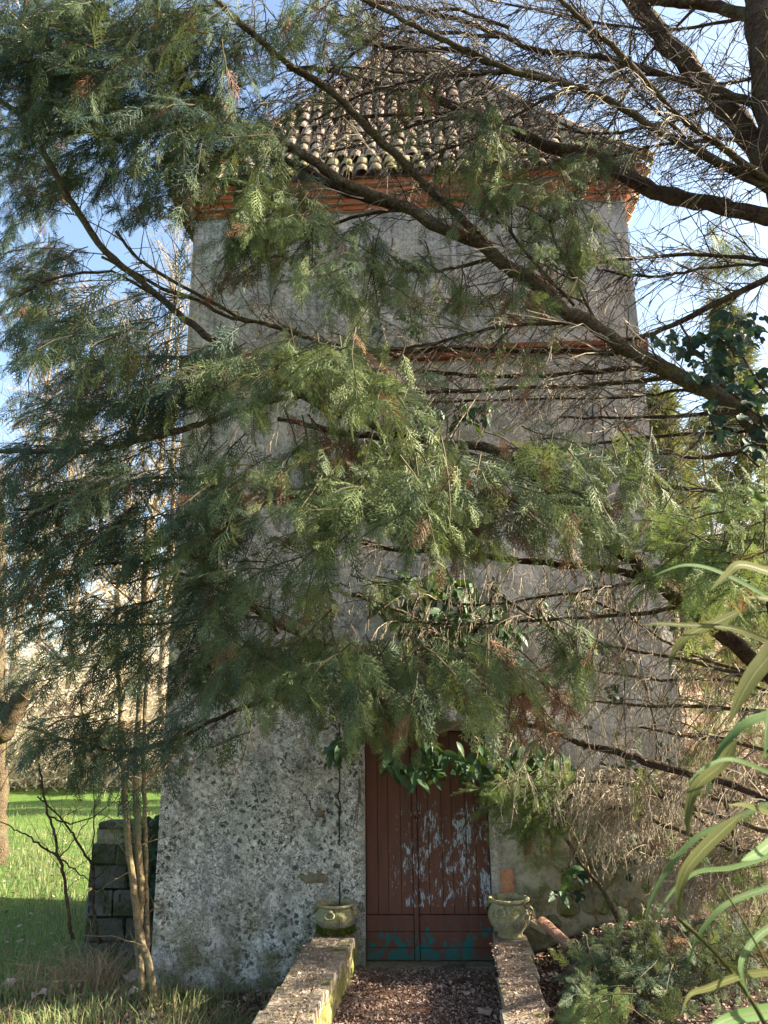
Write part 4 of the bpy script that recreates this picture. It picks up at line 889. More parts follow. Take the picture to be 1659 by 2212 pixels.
conifer_bush('conifer_shrub', 'low feathery green conifer shrub on leaf litter at the bottom right', 'shrub', G(1420, 2250, .15),
    [(1300,2070,50,50,-1.5,-.9,16,-.3,.8,.02), (1380,2100,130,75,-1.7,-.9,44,-.2,.6,.05), (1510,2070,120,85,-1.6,-.8,40,.1,.6,.05), (1290,2160,60,50,-1.9,-1.3,12,-.7,.1,.02), (1430,2190,140,50,-2.0,-1.2,22,0,.3,.08), (1590,2120,80,110,-1.7,-.8,34,.2,.5,.05)], 100, M['fol'],
    [([G(1420, 2250, .15), W(1400, 2150, -1.4), W(1330, 2060, -1.3)], .012, .006), ([G(1440, 2250, .15), W(1470, 2150, -1.4), W(1520, 2060, -1.2)], .012, .006)], .55)
conifer_bush('conifer_shrub', 'small tuft of sunlit conifer sprays at the bottom edge beside the low wall', 'shrub', G(1300, 2320, .12),
    [(1285,2150,45,25,-2.2,-1.9,7,-.8,.1,0), (1235,2205,25,18,-2.3,-2.1,3,-.2,.7,0)], 20, M['fol_light'], [([G(1320, 2330, .12), W(1310, 2240, -2.1), W(1285, 2170, -2.1)], .008, .004)], .5)

conifer_bush('conifer_bush', 'half dead conifer brush with olive sprays at the right behind the long leaves', 'bush', G(1620, 1960, .35),
    [(1450,1640,150,60,-1.3,-.5,16,-.6,-.2,.35), (1580,1560,90,90,-1.6,-.7,18,-.4,-.2,.3), (1560,1780,110,90,-1.3,-.6,22,-.4,-.1,.45), (1400,1780,90,50,-.8,-.4,9,-.6,-.2,.6), (1610,1930,60,60,-1.2,-.6,14,-.2,.3,.2), (1590,1420,80,60,-1.8,-1.0,10,-.3,.1,.3)], 60, M['fol_light'],
    [([G(1620, 1960, .35), W(1600, 1850, -.9), W(1560, 1700, -.9), W(1540, 1560, -1.0)], .02, .01), ([W(1600, 1850, -.9), W(1500, 1760, -.85), W(1400, 1690, -.8)], .014, .008)], .55)

# ------------------------------------------------------------------ leafy plants
def leaf_mesh(name, L, w, mat, fold=.25, curl=.2, lobes=None, seed=0):
    r = np.random.default_rng(seed)
    if lobes is None:
        xs_ = np.array([0, .12, .3, .5, .7, .87, 1.0]); hw = np.array([.02, .55, .95, 1.0, .8, .42, 0.0]) * w / 2
        V = []
        for x, h in zip(xs_, hw): z = -curl * L * x * x; V += [[x * L, 0, z], [x * L, h, z + fold * h], [x * L, -h, z + fold * h]]
        F = []
        for k in range(6):
            a, b = 3 * k, 3 * k + 3; F += [[a, b, b + 1, a + 1], [a, a + 2, b + 2, b]]
        return mesh(name, V, quadT(F), mat, True)
    a = np.linspace(-math.pi * .86, math.pi * .86, 21); rr = (.62 + .38 * np.abs(np.cos(a * 2.05)) ** 1.3) * np.where(np.abs(a) > 2.3, .62, 1) * np.where(np.abs(a) < .5, 1.15, 1)
    V = [[0, 0, 0]] + [[L * .5 * q * math.cos(t) + L * .1, w * .5 * q * math.sin(t), -curl * L * q * q * .35 + .06 * L * abs(math.sin(t * 2))] for t, q in zip(a, rr)]
    return mesh(name, V, [[0, k, k + 1] for k in range(1, 21)], mat, True)
LM = [leaf_mesh('leaf', .125, .047, M['laurel'], .25, .15 + .12 * k, None, k) for k in range(4)]
IV = [leaf_mesh('leaf', .15, .14, M['ivy'], .2, .15 + .25 * k, 5, k) for k in range(3)]
laurel = thing('laurel_shrub', 'dark glossy leaved shrub trained over the tower front and the door head', 'shrub', W(1290, 1990, -.05))
def leafy(parent, meshes, clumps, stems, smat='stem'):
    for Q, ra in stems: part('stem', *tube(smoothpath(Q, 5, .006), np.linspace(ra, ra * .45, 5 * (len(Q) - 1) + 1), 6, .05), M[smat], parent, True)
    acc = []
    for (cx_, cy_, rx, ry, ya, yb, nt_, nl, dx, dz, sc) in clumps:
        for _ in range(nt_):
            a = rng.random() * 6.283; rr = math.sqrt(rng.random()); p = W(cx_ + rx * rr * math.cos(a), cy_ + ry * rr * math.sin(a), ya + (yb - ya) * rng.random())
            d = nrm(np.array([dx, -.35, dz]) + rng.normal(0, .4, 3)); L = .05 * nl * .6
            part('shoot', *tube([p - d * L * .5, p, p + d * L * .5], [.004, .003, .002], 4), M['stem'], parent)
            for k in range(nl):
                q = p + d * L * (k / max(1, nl - 1) - .5); an = k * 2.4 + rng.random()
                u = nrm(np.cross(d, [.2, 1, .3])); v = np.cross(d, u); X = d * .55 + (u * math.cos(an) + v * math.sin(an)) * .8 + np.array([0, -.15, -.55]); Z = np.array([0, -.8, .6]) + rng.normal(0, .4, 3)
                f = frames(X[None], Z[None])[0]; m = np.eye(4); m[:3, :3] = f * sc * (.75 + .45 * rng.random()); m[:3, 3] = q; acc.append((depth(q), rng.integers(len(meshes)), m))
    acc.sort(key=lambda e: e[0])
    for _, k, m in acc[:290]: place('leaf', meshes[k], parent, m)
    mb = MB()
    for _, k, m in acc[290:]:
        me = meshes[k]; V = np.zeros(len(me.vertices) * 3, np.float32); me.vertices.foreach_get('co', V); T = np.zeros(len(me.polygons) * 3, np.int32); me.loops.foreach_get('vertex_index', T)
        mb.add(V.reshape(-1, 3) @ m[:3, :3].T + m[:3, 3], T)
    if acc[290:]: mb.build('leaves', M['laurel'], parent, True, 'stuff')
leafy(laurel, LM, [(910,1640,75,35,-.42,-.15,9,6,.0,-.8,1.15), (1010,1640,45,25,-.4,-.15,5,6,.1,-.8,1.1), (770,1610,45,15,-.3,-.1,4,6,-.6,-.6,1.1), (860,1590,80,15,-.3,-.1,5,5,-.2,-.7,1.1), (1150,1635,70,28,-.45,-.2,9,6,.1,-.4,1.1), (1080,1670,30,30,-.3,-.1,4,5,.0,-.8,1.0),
    (960,1300,140,65,-.55,-.08,40,6,.1,-.5,1.15), (1000,1380,130,45,-.5,-.08,26,6,.2,-.6,1.15), (1210,1290,50,40,-.3,-.05,4,5,.3,-.3,1), (980,900,90,45,-.35,-.05,14,5,.2,.1,1), (850,970,80,30,-.3,-.05,12,5,-.4,-.3,1), (850,710,60,28,-.3,-.08,5,5,-.3,.4,1), (1225,1900,30,30,-.3,-.1,3,4,.3,-.5,1)],
    [([W(1290, 1990, -.05), W(1260, 1850, -.08), W(1150, 1650, -.15), W(1040, 1560, -.12), W(930, 1590, -.14)], .014), ([W(1150, 1650, -.12), W(1060, 1450, -.1), W(960, 1300, -.12), W(960, 1000, -.1), W(960, 880, -.1), W(860, 720, -.1)], .013), ([W(1040, 1560, -.12), W(900, 1560, -.15), W(760, 1600, -.15)], .009)])
ivy = thing('ivy', 'dark ivy climbing the lowest thick limb at the right edge', 'ivy', W(1659, 960, -2.2))
base_n = 1.45
for Q in (([(1700, 1000), (1640, 900), (1560, 830), (1500, 760), (1470, 700)]), ([(1700, 900), (1620, 800), (1560, 730), (1590, 690)]), ([(1640, 920), (1540, 890), (1545, 950)]), ([(1670, 960), (1600, 960), (1640, 1010)])):
    part('stem', *tube(smoothpath([W(a, b, -2.38) for a, b in Q], 5, .008), .007, 5), M['bark'], ivy, True)
for (cx_, cy_, rx, ry, n_) in ((1540, 770, 70, 55, 34), (1600, 720, 50, 40, 14), (1480, 740, 30, 30, 9), (1620, 850, 50, 60, 18), (1545, 900, 25, 55, 8), (1640, 950, 30, 50, 10), (1600, 690, 60, 20, 5), (1430, 730, 25, 15, 3)):
    for _ in range(int(n_ * base_n)):
        a = rng.random() * 6.283; rr = math.sqrt(rng.random()); p = W(cx_ + rx * rr * math.cos(a), cy_ + ry * rr * math.sin(a), -2.45 + .3 * rng.random())
        f = frames(np.array([[rng.normal(0, .5), -.3, -.7 + rng.normal(0, .3)]]), np.array([[rng.normal(0, .5), -.8, .5 + rng.normal(0, .5)]]))[0]
        m = np.eye(4); m[:3, :3] = f * (.38 + .45 * rng.random()); m[:3, 3] = p; place('leaf', IV[rng.integers(3)], ivy, m)
wivy = thing('ivy', 'sparse ivy with pale backed leaves on the wall foot right of the tiles', 'ivy', W(1400, 1900, -.05))
for Q in (([(1400, 1960), (1410, 1800), (1420, 1650), (1400, 1500), (1330, 1350), (1290, 1180)]), ([(1420, 1650), (1480, 1560), (1450, 1450)])):
    part('stem', *tube(smoothpath([W(a, b, -.03) for a, b in Q], 5, .006), .007, 5), M['bark'], wivy, True)
for _ in range(70):
    px = 1250 + 210 * rng.random(); py = 1180 + 760 * rng.random(); p = W(px, py, -.06 - .12 * rng.random())
    f = frames(np.array([[rng.normal(0, .5), -.3, -.7]]), np.array([[rng.normal(0, .4), -.8, .5]]))[0]; m = np.eye(4); m[:3, :3] = f * (.45 + .3 * rng.random()); m[:3, 3] = p; place('leaf', IV[rng.integers(3)], wivy, m)

bivy = thing('ivy', 'dark ivy filling the gap between the block wall and the tower corner', 'ivy', W(330, 1990, .6))
part('stem', *tube(smoothpath([W(a, b, .7) for a, b in ((330, 2000), (322, 1920), (330, 1840), (318, 1780), (300, 1760))], 5, .01), .008, 5), M['bark'], bivy, True)
for _ in range(75):
    px = 300 + 42 * rng.random(); py = 1755 + 230 * rng.random(); p = W(px, py, .55 + .35 * rng.random())
    f = frames(np.array([[rng.normal(0, .5), -.3, -.7]]), np.array([[rng.normal(0, .4), -.8, .5]]))[0]; m = np.eye(4); m[:3, :3] = f * (.4 + .35 * rng.random()); m[:3, 3] = p; place('leaf', IV[rng.integers(3)], bivy, m)

# oleander close to the camera, right edge: every leaf its own blade with a pale midrib
ole = thing('oleander', 'oleander with long narrow arching leaves close by at the right edge', 'shrub', (1.35, -5.0, .05))
OL = [([(1690,1246),(1659,1236),(1600,1221),(1570,1241),(1532,1278)],30,'olive'), ([(1690,1400),(1659,1386),(1580,1358),(1480,1351),(1424,1348),(1386,1351)],18,'olive'), ([(1600,1320),(1560,1340),(1490,1371),(1455,1411),(1445,1456)],26,'olive'),
 ([(1690,1370),(1659,1420),(1630,1456),(1600,1506),(1572,1570)],52,'olive'), ([(1690,1530),(1659,1546),(1610,1566),(1570,1606),(1540,1660),(1528,1725)],32,'oleander'), ([(1590,1600),(1560,1650),(1505,1700),(1487,1760),(1488,1818)],34,'olive'),
 ([(1690,1730),(1640,1744),(1570,1779),(1505,1809),(1445,1874),(1405,1949),(1390,2019)],17,'oleander'), ([(1600,1760),(1555,1800),(1515,1839),(1480,1884),(1466,1939),(1475,1992)],34,'olive'), ([(1690,1840),(1659,1850),(1580,1874),(1505,1884),(1450,1929),(1412,2000)],14,'oleander'),
 ([(1690,1905),(1659,1919),(1600,1939),(1550,1969),(1505,2029),(1482,2099)],17,'oleander'), ([(1690,2095),(1659,2099),(1595,2109),(1530,2134),(1490,2149),(1470,2196)],20,'olive'), ([(1700,2180),(1659,2184),(1580,2199),(1520,2228)],40,'oleander'), ([(1690,1765),(1659,1755),(1610,1739),(1572,1739)],18,'olive'),
 ([(1690,1100),(1659,1090),(1610,1053),(1545,1038)],16,'oleander'), ([(1690,1320),(1659,1290),(1555,1236),(1480,1221),(1405,1246)],14,'oleander'), ([(1690,1300),(1659,1295),(1610,1290)],22,'olive'), ([(1690,1690),(1659,1668),(1580,1640),(1520,1660),(1480,1700)],13,'oleander'), ([(1690,1990),(1640,2020),(1600,2080),(1620,2160)],20,'oleander'), ([(1690,1800),(1640,1840),(1600,1860)],30,'oleander'), ([(1690,1450),(1670,1530),(1650,1640)],30,'oleander')]
def strip(P, w, mat, parent, up):
    n = len(P); D = np.gradient(P, axis=0); D /= np.linalg.norm(D, axis=1)[:, None]; B = np.cross(D, up); B /= np.linalg.norm(B, axis=1)[:, None]; N_ = np.cross(B, D)
    N_ *= np.sign((N_ @ np.array([0, -1, .2])).sum()); t = np.linspace(0, 1, n); hw = w * .5 * np.clip(np.minimum(t * 6 + .18, 1) * (1 - t ** 3.2) + .01, .01, 1)
    V = np.concatenate([P + B * hw[:, None] + N_ * hw[:, None] * .28, P, P - B * hw[:, None] + N_ * hw[:, None] * .28]); q = [[k + a * n, k + 1 + a * n, k + 1 + (a + 1) * n, k + (a + 1) * n] for a in (0, 1) for k in range(n - 1)]
    lf = part('leaf', V, quadT(q), mat, parent, True); hv_ = np.minimum(hw * .10, .0011)
    V = np.concatenate([P + B * hv_[:, None] + N_ * .0012, P - B * hv_[:, None] + N_ * .0012]); part('midrib', V, quadT([[k, k + 1, k + 1 + n, k + n] for k in range(n - 1)]), M['rib'], lf, True)
for k, (pts, w, mt) in enumerate(OL):
    yd = -5.25 + .35 * rng.random(); P = limb3(pts, yd + .04, yd - .12); P = smoothpath(P, 5); c = P[len(P) // 2]
    strip(P, size(w * .78, c), M[mt], ole, nrm(np.array([-.45 + .3 * rng.normal(), -1.0, .25])))
for pts, w in (([(1465, 1984), (1515, 2029), (1580, 2099), (1640, 2190), (1700, 2320)], 12), ([(1555, 1909), (1600, 1980), (1659, 2089), (1720, 2230)], 6), ([(1690, 1050), (1700, 1500), (1710, 1900), (1720, 2400)], 14)):
    P = smoothpath(limb3(pts, -5.1, -5.05), 5); P = np.vstack([P, [[1.35, -5.0, .05]]]) if pts[-1][1] > 2200 else P; part('stem', *tube(P, size(w, P[0]) / 2.6, 6), M['olive'], ole, True)

# ------------------------------------------------------------------ left side: three stemmed tree, saplings, old trunk
tt3 = thing('young_tree', 'young tree with three smooth slender stems in front of the block wall', 'tree', W(328, 2160, -.45))
for pts, w0, w1, y in (([(338, 2172), (330, 2130), (320, 2081), (302, 2017), (289, 1915), (276, 1812), (269, 1697), (262, 1560), (256, 1400), (252, 1280)], 17, 11, -.45), ([(312, 2165), (300, 2056), (302, 1978), (305, 1902), (297, 1800), (294, 1672), (300, 1540), (308, 1400), (312, 1240), (318, 1120)], 16, 11, -.40), ([(330, 2120), (320, 2056), (317, 1953), (315, 1825), (310, 1672), (312, 1560), (318, 1450)], 11, 7, -.36)):
    P = smoothpath([W(a, b, y) for a, b in pts], 5, .003); part('stem', *tube(P, np.linspace(size(w0, P[0]), size(w1, P[-1]), len(P)) / 2 * (1 + rng.normal(0, .025, len(P))), 10, .03), M['stem'], tt3, True)
def twiglet(par, p, d, L, r, mat, name='branch', subs=3, droop=0.0):
    n = 7; Q = [np.array(p, float)]; d = nrm(d)
    for k in range(n): d = nrm(d + rng.normal(0, .14, 3) + [0, 0, -droop / n]); Q.append(Q[-1] + d * L / n)
    Q = np.array(Q); mb = MB(); mb.add(*tube(Q, np.linspace(r, r * .4, n + 1), 5, .05))
    for _ in range(subs):
        k = rng.integers(1, n); e = nrm(nrm(Q[k] - Q[k - 1]) * .7 + rng.normal(0, .5, 3)); l = L * (.2 + .25 * rng.random()); mb.add(*tube([Q[k], Q[k] + e * l * .5, Q[k] + nrm(e + rng.normal(0, .2, 3)) * l], [r * .5, r * .4, r * .2], 4))
    return mb.build(name, mat, par, True)
for (a, b, dx, dz, L, y) in ((285, 1855, -.8, .5, .35, -.42), (288, 1880, -.9, -.3, .5, -.42), (275, 1790, -.8, .4, .3, -.45), (300, 1990, .6, .6, .25, -.4), (312, 2045, -.9, .25, .55, -.5), (270, 1740, .8, .5, .3, -.45), (298, 1830, .9, .4, .3, -.4)):
    twiglet(tt3, W(a, b, y), [dx, rng.normal(0, .3), dz], L, .006, M['stem'])
def sapling(label, pts, w0, w1, y, brs, mat='bark', group=None):
    t = thing('sapling', label, 'sapling', W(*pts[0], y), group); P = smoothpath([W(a, b, y) for a, b in pts], 5, .004)
    part('stem', *tube(P, np.linspace(size(w0, P[0]), size(w1, P[-1]), len(P)) / 2, 7, .05), M[mat], t, True)
    for pp, w in brs: Q = smoothpath([W(a, b, y + rng.normal(0, .1)) for a, b in pp], 5, .006); part('branch', *tube(Q, np.linspace(size(w, Q[0]), size(w, Q[0]) * .4, len(Q)) / 2, 5), M[mat], t, True)
    for _ in range(10):
        k = rng.integers(len(P) // 4, len(P)); twiglet(t, P[k], [rng.normal(), rng.normal(0, .6), .6 + rng.random()], .25 + .3 * rng.random(), .003, M[mat])
sapling('thin dark bare sapling forking in front of the shaded lawn', [(158, 2030), (150, 1985), (143, 1930), (135, 1870), (125, 1850), (118, 1800), (106, 1765), (95, 1720), (85, 1650)], 8, 4, .2, [([(125, 1850), (95, 1830), (60, 1805), (30, 1790), (0, 1775)], 5), ([(128, 1852), (150, 1870), (175, 1890), (200, 1905)], 4), ([(130, 1850), (160, 1815), (190, 1770), (205, 1740)], 3), ([(106, 1765), (150, 1778), (200, 1765), (240, 1735), (262, 1705)], 4)])
sapling('thin brown sapling hugging the end of the block wall', [(216, 2040), (205, 1990), (201, 1920), (200, 1870), (190, 1855), (165, 1815), (150, 1790), (120, 1755), (80, 1720)], 8, 3, .35, [([(200, 1870), (203, 1800), (203, 1720), (196, 1660)], 4), ([(201, 1900), (225, 1880), (250, 1850), (275, 1835)], 3)])
old = thing('old_tree', 'old lichen covered tree trunk with a broken knob at the left edge', 'tree', G(-10, 1872, -.35))
yo = G(-10, 1872, -.35)[1]
P = smoothpath([W(-8, 1875, yo), W(-6, 1780, yo), W(-8, 1650, yo), W(-6, 1500, yo), W(-10, 1350, yo), W(-5, 1150, yo), W(-30, 900, yo)], 5, .02); part('trunk', *tube(P, np.linspace(.30, .24, len(P)) / 2 * 1.15, 12, .05), M['bark_pale'], old, True)
P = smoothpath([W(0, 1590, yo), W(25, 1540, yo - .1), W(50, 1505, yo - .15), W(72, 1480, yo - .2)], 4, .01); part('broken_limb', *tube(P, [.2, .19, .18, .19, .18, .17, .16, .16, .14, .15, .13, .12, .09][:len(P)], 10, .12), M['bark_pale'], old, True)
for k in range(14): twiglet(old, W(10 + 60 * rng.random(), 1350 + 250 * rng.random(), yo), [.6 + rng.random(), rng.normal(0, .5), rng.normal(0, .6)], .8 + rng.random(), .012, M['farbark'])

# ------------------------------------------------------------------ background: bare trees, brushwood, evergreens
def far_tree(label, px, yw, hpx, group, sp=1.0, mat=None, lean=0.0):
    b = G(px, 1700, 0); p0 = np.array([W(px, 1547, yw)[0], yw, 0.0]); p0[2] = float(hgt(p0[0], p0[1])) - .1
    t = thing('bare_tree', label, 'tree', p0, group); H = W(px, hpx, yw)[2] - p0[2]; mb = MB(); mat = mat or M['farbark']
    P = [p0]
    for k in range(8): P.append(P[-1] + np.array([lean + rng.normal(0, .02), rng.normal(0, .02), 1]) * H / 8)
    P = smoothpath(P, 3, .02); r = np.linspace(H * .007 + .02, .012, len(P)); part('trunk', *tube(P, r, 8, .05), mat, t, True)
    for k in range(int(42 * sp)):
        u = .22 + .76 * rng.random(); i = int(u * (len(P) - 1)); a = rng.random() * 6.283; d = np.array([math.cos(a), math.sin(a) * .8, .5 + .8 * rng.random()]); L = H * (.30 * (1.08 - u) + .05) * (.7 + .6 * rng.random()); q = P[i]; dd = nrm(d); Q = [q]
        for s_ in range(5): dd = nrm(dd + rng.normal(0, .14, 3) + [0, 0, .06]); Q.append(Q[-1] + dd * L / 5)
        Q = np.array(Q); mb.add(*tube(Q, np.linspace(r[i] * .5 + .008, .008, 6), 4, 0, False))
        for s_ in range(9):
            j = rng.integers(1, 6); e = nrm(dd + rng.normal(0, .6, 3)); l = L * (.15 + .3 * rng.random()); m_ = Q[j] + e * l * .5; mb.add(*tube([Q[j], m_, m_ + nrm(e + rng.normal(0, .3, 3)) * l * .5], [.014, .011, .006], 3, 0, False))
            for s2 in range(3): e2 = nrm(e + rng.normal(0, .7, 3)); mb.add(*tube([m_, m_ + e2 * l * .4], [.008, .004], 3, 0, False))
    mb.build('crown', mat, t, False, 'stuff'); return t
for px, yw, hp, lb, ln in ((15, 24, 560, 'tall bare pale tree at the far left edge beyond the lawn', .02), (150, 22, 640, 'bare tree behind the left limb fork, second from the left', -.03), (290, 26, 470, 'tall bare tree seen in the gap left of the tower cornice', .02), (345, 21, 560, 'slim bare tree rising just beside the left tower edge', -.01), (225, 30, 700, 'shorter bare tree between the two tall ones left of the tower', .04), (80, 28, 760, 'low bare tree among sunlit brushwood at the left', -.02)):
    far_tree(lb, px, yw, hp, None, 1.0, None, ln)
def brush(name, boxes, mat, kind, Lr, wr, vert, seed):
    r = np.random.default_rng(seed); VV, TT, tn, off = [], [], [], 0
    for (x0, x1, y0, y1, h0, h1, n_) in boxes:
        x = x0 + (x1 - x0) * r.random(n_); y = y0 + (y1 - y0) * r.random(n_); hmax = (h0 + (h1 - h0) * r.random(n_)) * (.75 + .25 * np.sin(x * .9 + 2 * np.sin(y * .5)))
        z = hgt(x, y) + hmax * r.random(n_) ** .8
        d = r.normal(0, 1, (n_, 3)) * [1, 1, vert]; d[:, 2] = np.abs(d[:, 2]) * np.sign(r.random(n_) - .2); d /= np.linalg.norm(d, axis=1)[:, None]
        L = Lr[0] + (Lr[1] - Lr[0]) * r.random(n_) ** 2; w = wr[0] + (wr[1] - wr[0]) * r.random(n_); p = np.stack([x, y, z], -1); sd_ = np.cross(d, r.normal(0, 1, (n_, 3))); sd_ /= np.linalg.norm(sd_, axis=1)[:, None]
        m_ = p + d * L[:, None] * .5 + sd_ * L[:, None] * r.normal(0, .08, n_)[:, None]; e = p + d * L[:, None]; b = np.cross(d, sd_)
        V = np.stack([p + sd_ * w[:, None], p - sd_ * w[:, None] * .5 + b * w[:, None], m_ + sd_ * w[:, None] * .8, m_ - sd_ * w[:, None] * .5 + b * w[:, None] * .8, e], 1)
        i = np.arange(n_)[:, None] * 5; T = np.concatenate([i + [0, 1, 3], i + [0, 3, 2], i + [2, 3, 4]]) + off; VV.append(V.reshape(-1, 3)); TT.append(T); tn.append(np.repeat(r.random(n_), 5)); off += 5 * n_
    return tag(part(name, np.concatenate(VV), np.concatenate(TT), mat, None, False, np.concatenate(tn)), kind=kind)
b1 = brush('brushwood', [(-24, -4, 18.5, 24, 1.6, 4.6, 42000), (-34, 2, 22, 30, 6, 12, 80000)], M['wood_far'], 'stuff', (.10, .6), (.014, .038), .9, 3)
tag(b1, 'tangle of sunlit bare brushwood beyond the lawn on the left', 'brushwood')
b2 = brush('woodland', [(4, 30, 20, 40, 3, 9, 36000), (6, 60, 40, 75, 4, 9, 30000), (3.2, 9, 6, 12, 1.0, 2.4, 9000)], M['wood_pink'], 'stuff', (.15, .9), (.014, .042), 1.3, 5)
tag(b2, 'pinkish bare woodland on the slope right of the tower', 'woodland')
def evergreen(label, px, yw, htop, wpx, n_=2600, mat=None):
    p0 = np.array([W(px, 1547, yw)[0], yw, 0.0]); p0[2] = float(hgt(p0[0], p0[1])) - .1; H = W(px, htop, yw)[2] - p0[2]; R0 = wpx * .5 * depth(p0) / PX_F
    t = thing('evergreen_tree', label, 'tree', p0); part('trunk', *tube([p0, p0 + [0, 0, H * .5], p0 + [0, 0, H * .95]], [.16, .1, .03], 7), M['farbark'], t, True)
    u = rng.random(n_) ** .8; z = .12 + .88 * u; rad = R0 * np.sqrt(np.clip(1 - z, 0, 1)) * (.55 + .55 * rng.random(n_)); a = rng.random(n_) * 6.283; lump = .75 + .35 * np.sin(a * 3 + z * 9)
    P = p0 + np.stack([np.cos(a) * rad * lump, np.sin(a) * rad * lump, z * H], -1); X = np.stack([np.cos(a), np.sin(a), rng.normal(-.1, .5, n_)], -1) + rng.normal(0, .4, (n_, 3)); Rm = frames(X, rng.normal(0, 1, (n_, 3)) + [0, 0, .5])
    r = np.random.default_rng(9); V, T = [], []
    for k in range(9): th = r.normal(0, .7); d = np.array([math.cos(th), math.sin(th), r.normal(0, .35)]); b = np.array([.03 * k, 0, 0]); sd_ = np.array([-d[1], d[0], .3]); V += [b + sd_ * .015, b - sd_ * .015, b + d * .24]; T.append([3 * k, 3 * k + 1, 3 * k + 2])
    part('crown', *scatter(np.array(V), np.array(T), P, Rm, 1.0 + .8 * rng.random(n_))[:2], mat or M['far_green'], t, False, None, None, 'stuff')
evergreen('sunlit yellow green evergreen right of the tower below the thick limb', 1500, 17, 850, 170, 1500)
evergreen('pale olive evergreen at the right edge behind the ivy', 1690, 15, 640, 150, 1500)
evergreen('small sunlit evergreen low in the gap between tower and ivy', 1590, 22, 900, 150, 900)

# ------------------------------------------------------------------ grass, straw, litter, fallen leaves
def blades(name, n_, xr, yr, hr, wr, mat, seed, keep=None, lean=.5, kind='stuff'):
    r = np.random.default_rng(seed); x = xr[0] + (xr[1] - xr[0]) * r.random(n_); y = yr[0] + (yr[1] - yr[0]) * r.random(n_) ** 1.3
    if keep is not None: k = keep(x, y, r); x, y = x[k], y[k]
    n_ = len(x); z = hgt(x, y) - .01; a = r.random(n_) * 6.283; h = (hr[0] + (hr[1] - hr[0]) * r.random(n_) ** 1.5) * (.7 + .5 * np.sin(x * 2.1 + y * 1.3) ** 2); w = wr[0] + (wr[1] - wr[0]) * r.random(n_)
    P = np.stack([x, y, z], -1); s_ = np.stack([np.cos(a), np.sin(a), 0 * a], -1); b = r.random(n_) * 6.283; l = np.stack([np.cos(b), np.sin(b), 0 * b], -1) * (h * lean * r.random(n_))[:, None]; up = np.stack([0 * h, 0 * h, h], -1)
    m_ = P + up * .6 + l * .35; e = P + up * .95 + l
    V = np.stack([P + s_ * w[:, None], P - s_ * w[:, None], m_ + s_ * w[:, None] * .8, m_ - s_ * w[:, None] * .8, e], 1); i = np.arange(n_)[:, None] * 5; T = np.concatenate([i + [0, 1, 3], i + [0, 3, 2], i + [2, 3, 4]])
    return tag(part(name, V.reshape(-1, 3), T, mat, None, False, np.repeat(r.random(n_), 5)), kind=kind)
g1 = blades('grass', 90000, (-14, -2.6), (-.9, 15), (.04, .15), (.003, .008), M['grass'], 11, lambda x, y, r: (x < -2.75 + .3 * np.sin(y * 3)) & ~((x > -3.2) & (y > .9)) & (r.random(len(x)) < ss(-16, -4, x - y * .6) + .25))
tag(g1, 'green lawn grass left of the tower', 'grass')
g2 = blades('grass', 9000, (-3.2, -.95), (-1.7, .0), (.05, .22), (.003, .006), M['grass'], 12, lambda x, y, r: r.random(len(x)) < .22 + .45 * (np.sin(x * 5 + 1) * np.sin(y * 6) > .2), 1.0)
tag(g2, 'rough grass tufts at the foot of the tower left of the low wall', 'grass')
g3 = blades('dry_grass', 5200, (-3.35, -2.1), (-.45, .75), (.08, .38), (.0015, .004), M['straw'], 13, lambda x, y, r: r.random(len(x)) < .9 * np.exp(-((x + 2.75) / .36) ** 2 - ((y - .1) / .35) ** 2) * (.35 + .65 * (np.sin(x * 9) * np.sin(y * 8 + 1) > -.2)), 2.6)
tag(g3, 'tangle of tan dry grass and dead stalks beside the three stemmed tree', 'dry grass')
g4 = blades('dry_grass', 2200, (-3.3, -.9), (-1.6, 0), (.03, .16), (.002, .005), M['straw'], 14, None, 2.2)
tag(g4, 'thin dry stalks among the grass at the tower foot', 'dry grass')
def litter(name, n_, fx, fy, fz, sr, seed, label):
    r = np.random.default_rng(seed); x, y = fx(r, n_), fy(r, n_); x, y = fx(r, n_), y; z = fz(x, y) + .004 + .012 * r.random(n_)
    s = sr[0] + (sr[1] - sr[0]) * r.random(n_) ** 2.5; a = r.random(n_) * 6.283; w = s * (.18 + .4 * r.random(n_)); d = np.stack([np.cos(a), np.sin(a), r.normal(0, .35, n_)], -1); e = np.stack([-np.sin(a), np.cos(a), r.normal(0, .4, n_)], -1); P = np.stack([x, y, z], -1)
    V = np.stack([P - d * s[:, None], P + e * w[:, None], P + d * s[:, None], P - e * w[:, None] + [0, 0, .004]], 1); i = np.arange(n_)[:, None] * 4; T = np.concatenate([i + [0, 2, 1], i + [0, 3, 2]])
    return tag(part(name, V.reshape(-1, 3), T, M['litter'], None, False, np.repeat(r.random(n_) ** 1.8, 4)), label, 'leaf litter', kind='stuff')
litter('leaf_litter', 22000, lambda r, n: -.58 + 1.12 * r.random(n), lambda r, n: -2.6 + 2.5 * r.random(n) ** .85, lambda x, y: 0 * x, (.004, .020), 21, 'reddish brown conifer needles and leaf crumbs covering the path')
litter('leaf_litter', 22000, lambda r, n: .78 + 3.2 * r.random(n), lambda r, n: -2.4 + 2.4 * r.random(n), hgt, (.006, .028), 22, 'brown leaf litter on the bank right of the low wall')
litter('leaf_litter', 2600, lambda r, n: .50 + .22 * r.random(n), lambda r, n: -2.4 + 2.0 * r.random(n), lambda x, y: 0 * x + ZT - .006, (.004, .015), 23, 'needles scattered on the pale top of the right low wall')
litter('leaf_litter', 2000, lambda r, n: -.84 + .24 * r.random(n), lambda r, n: -2.3 + 2.0 * r.random(n), lambda x, y: 0 * x + ZT + .002, (.004, .015), 24, 'needles scattered on the top of the left low wall')
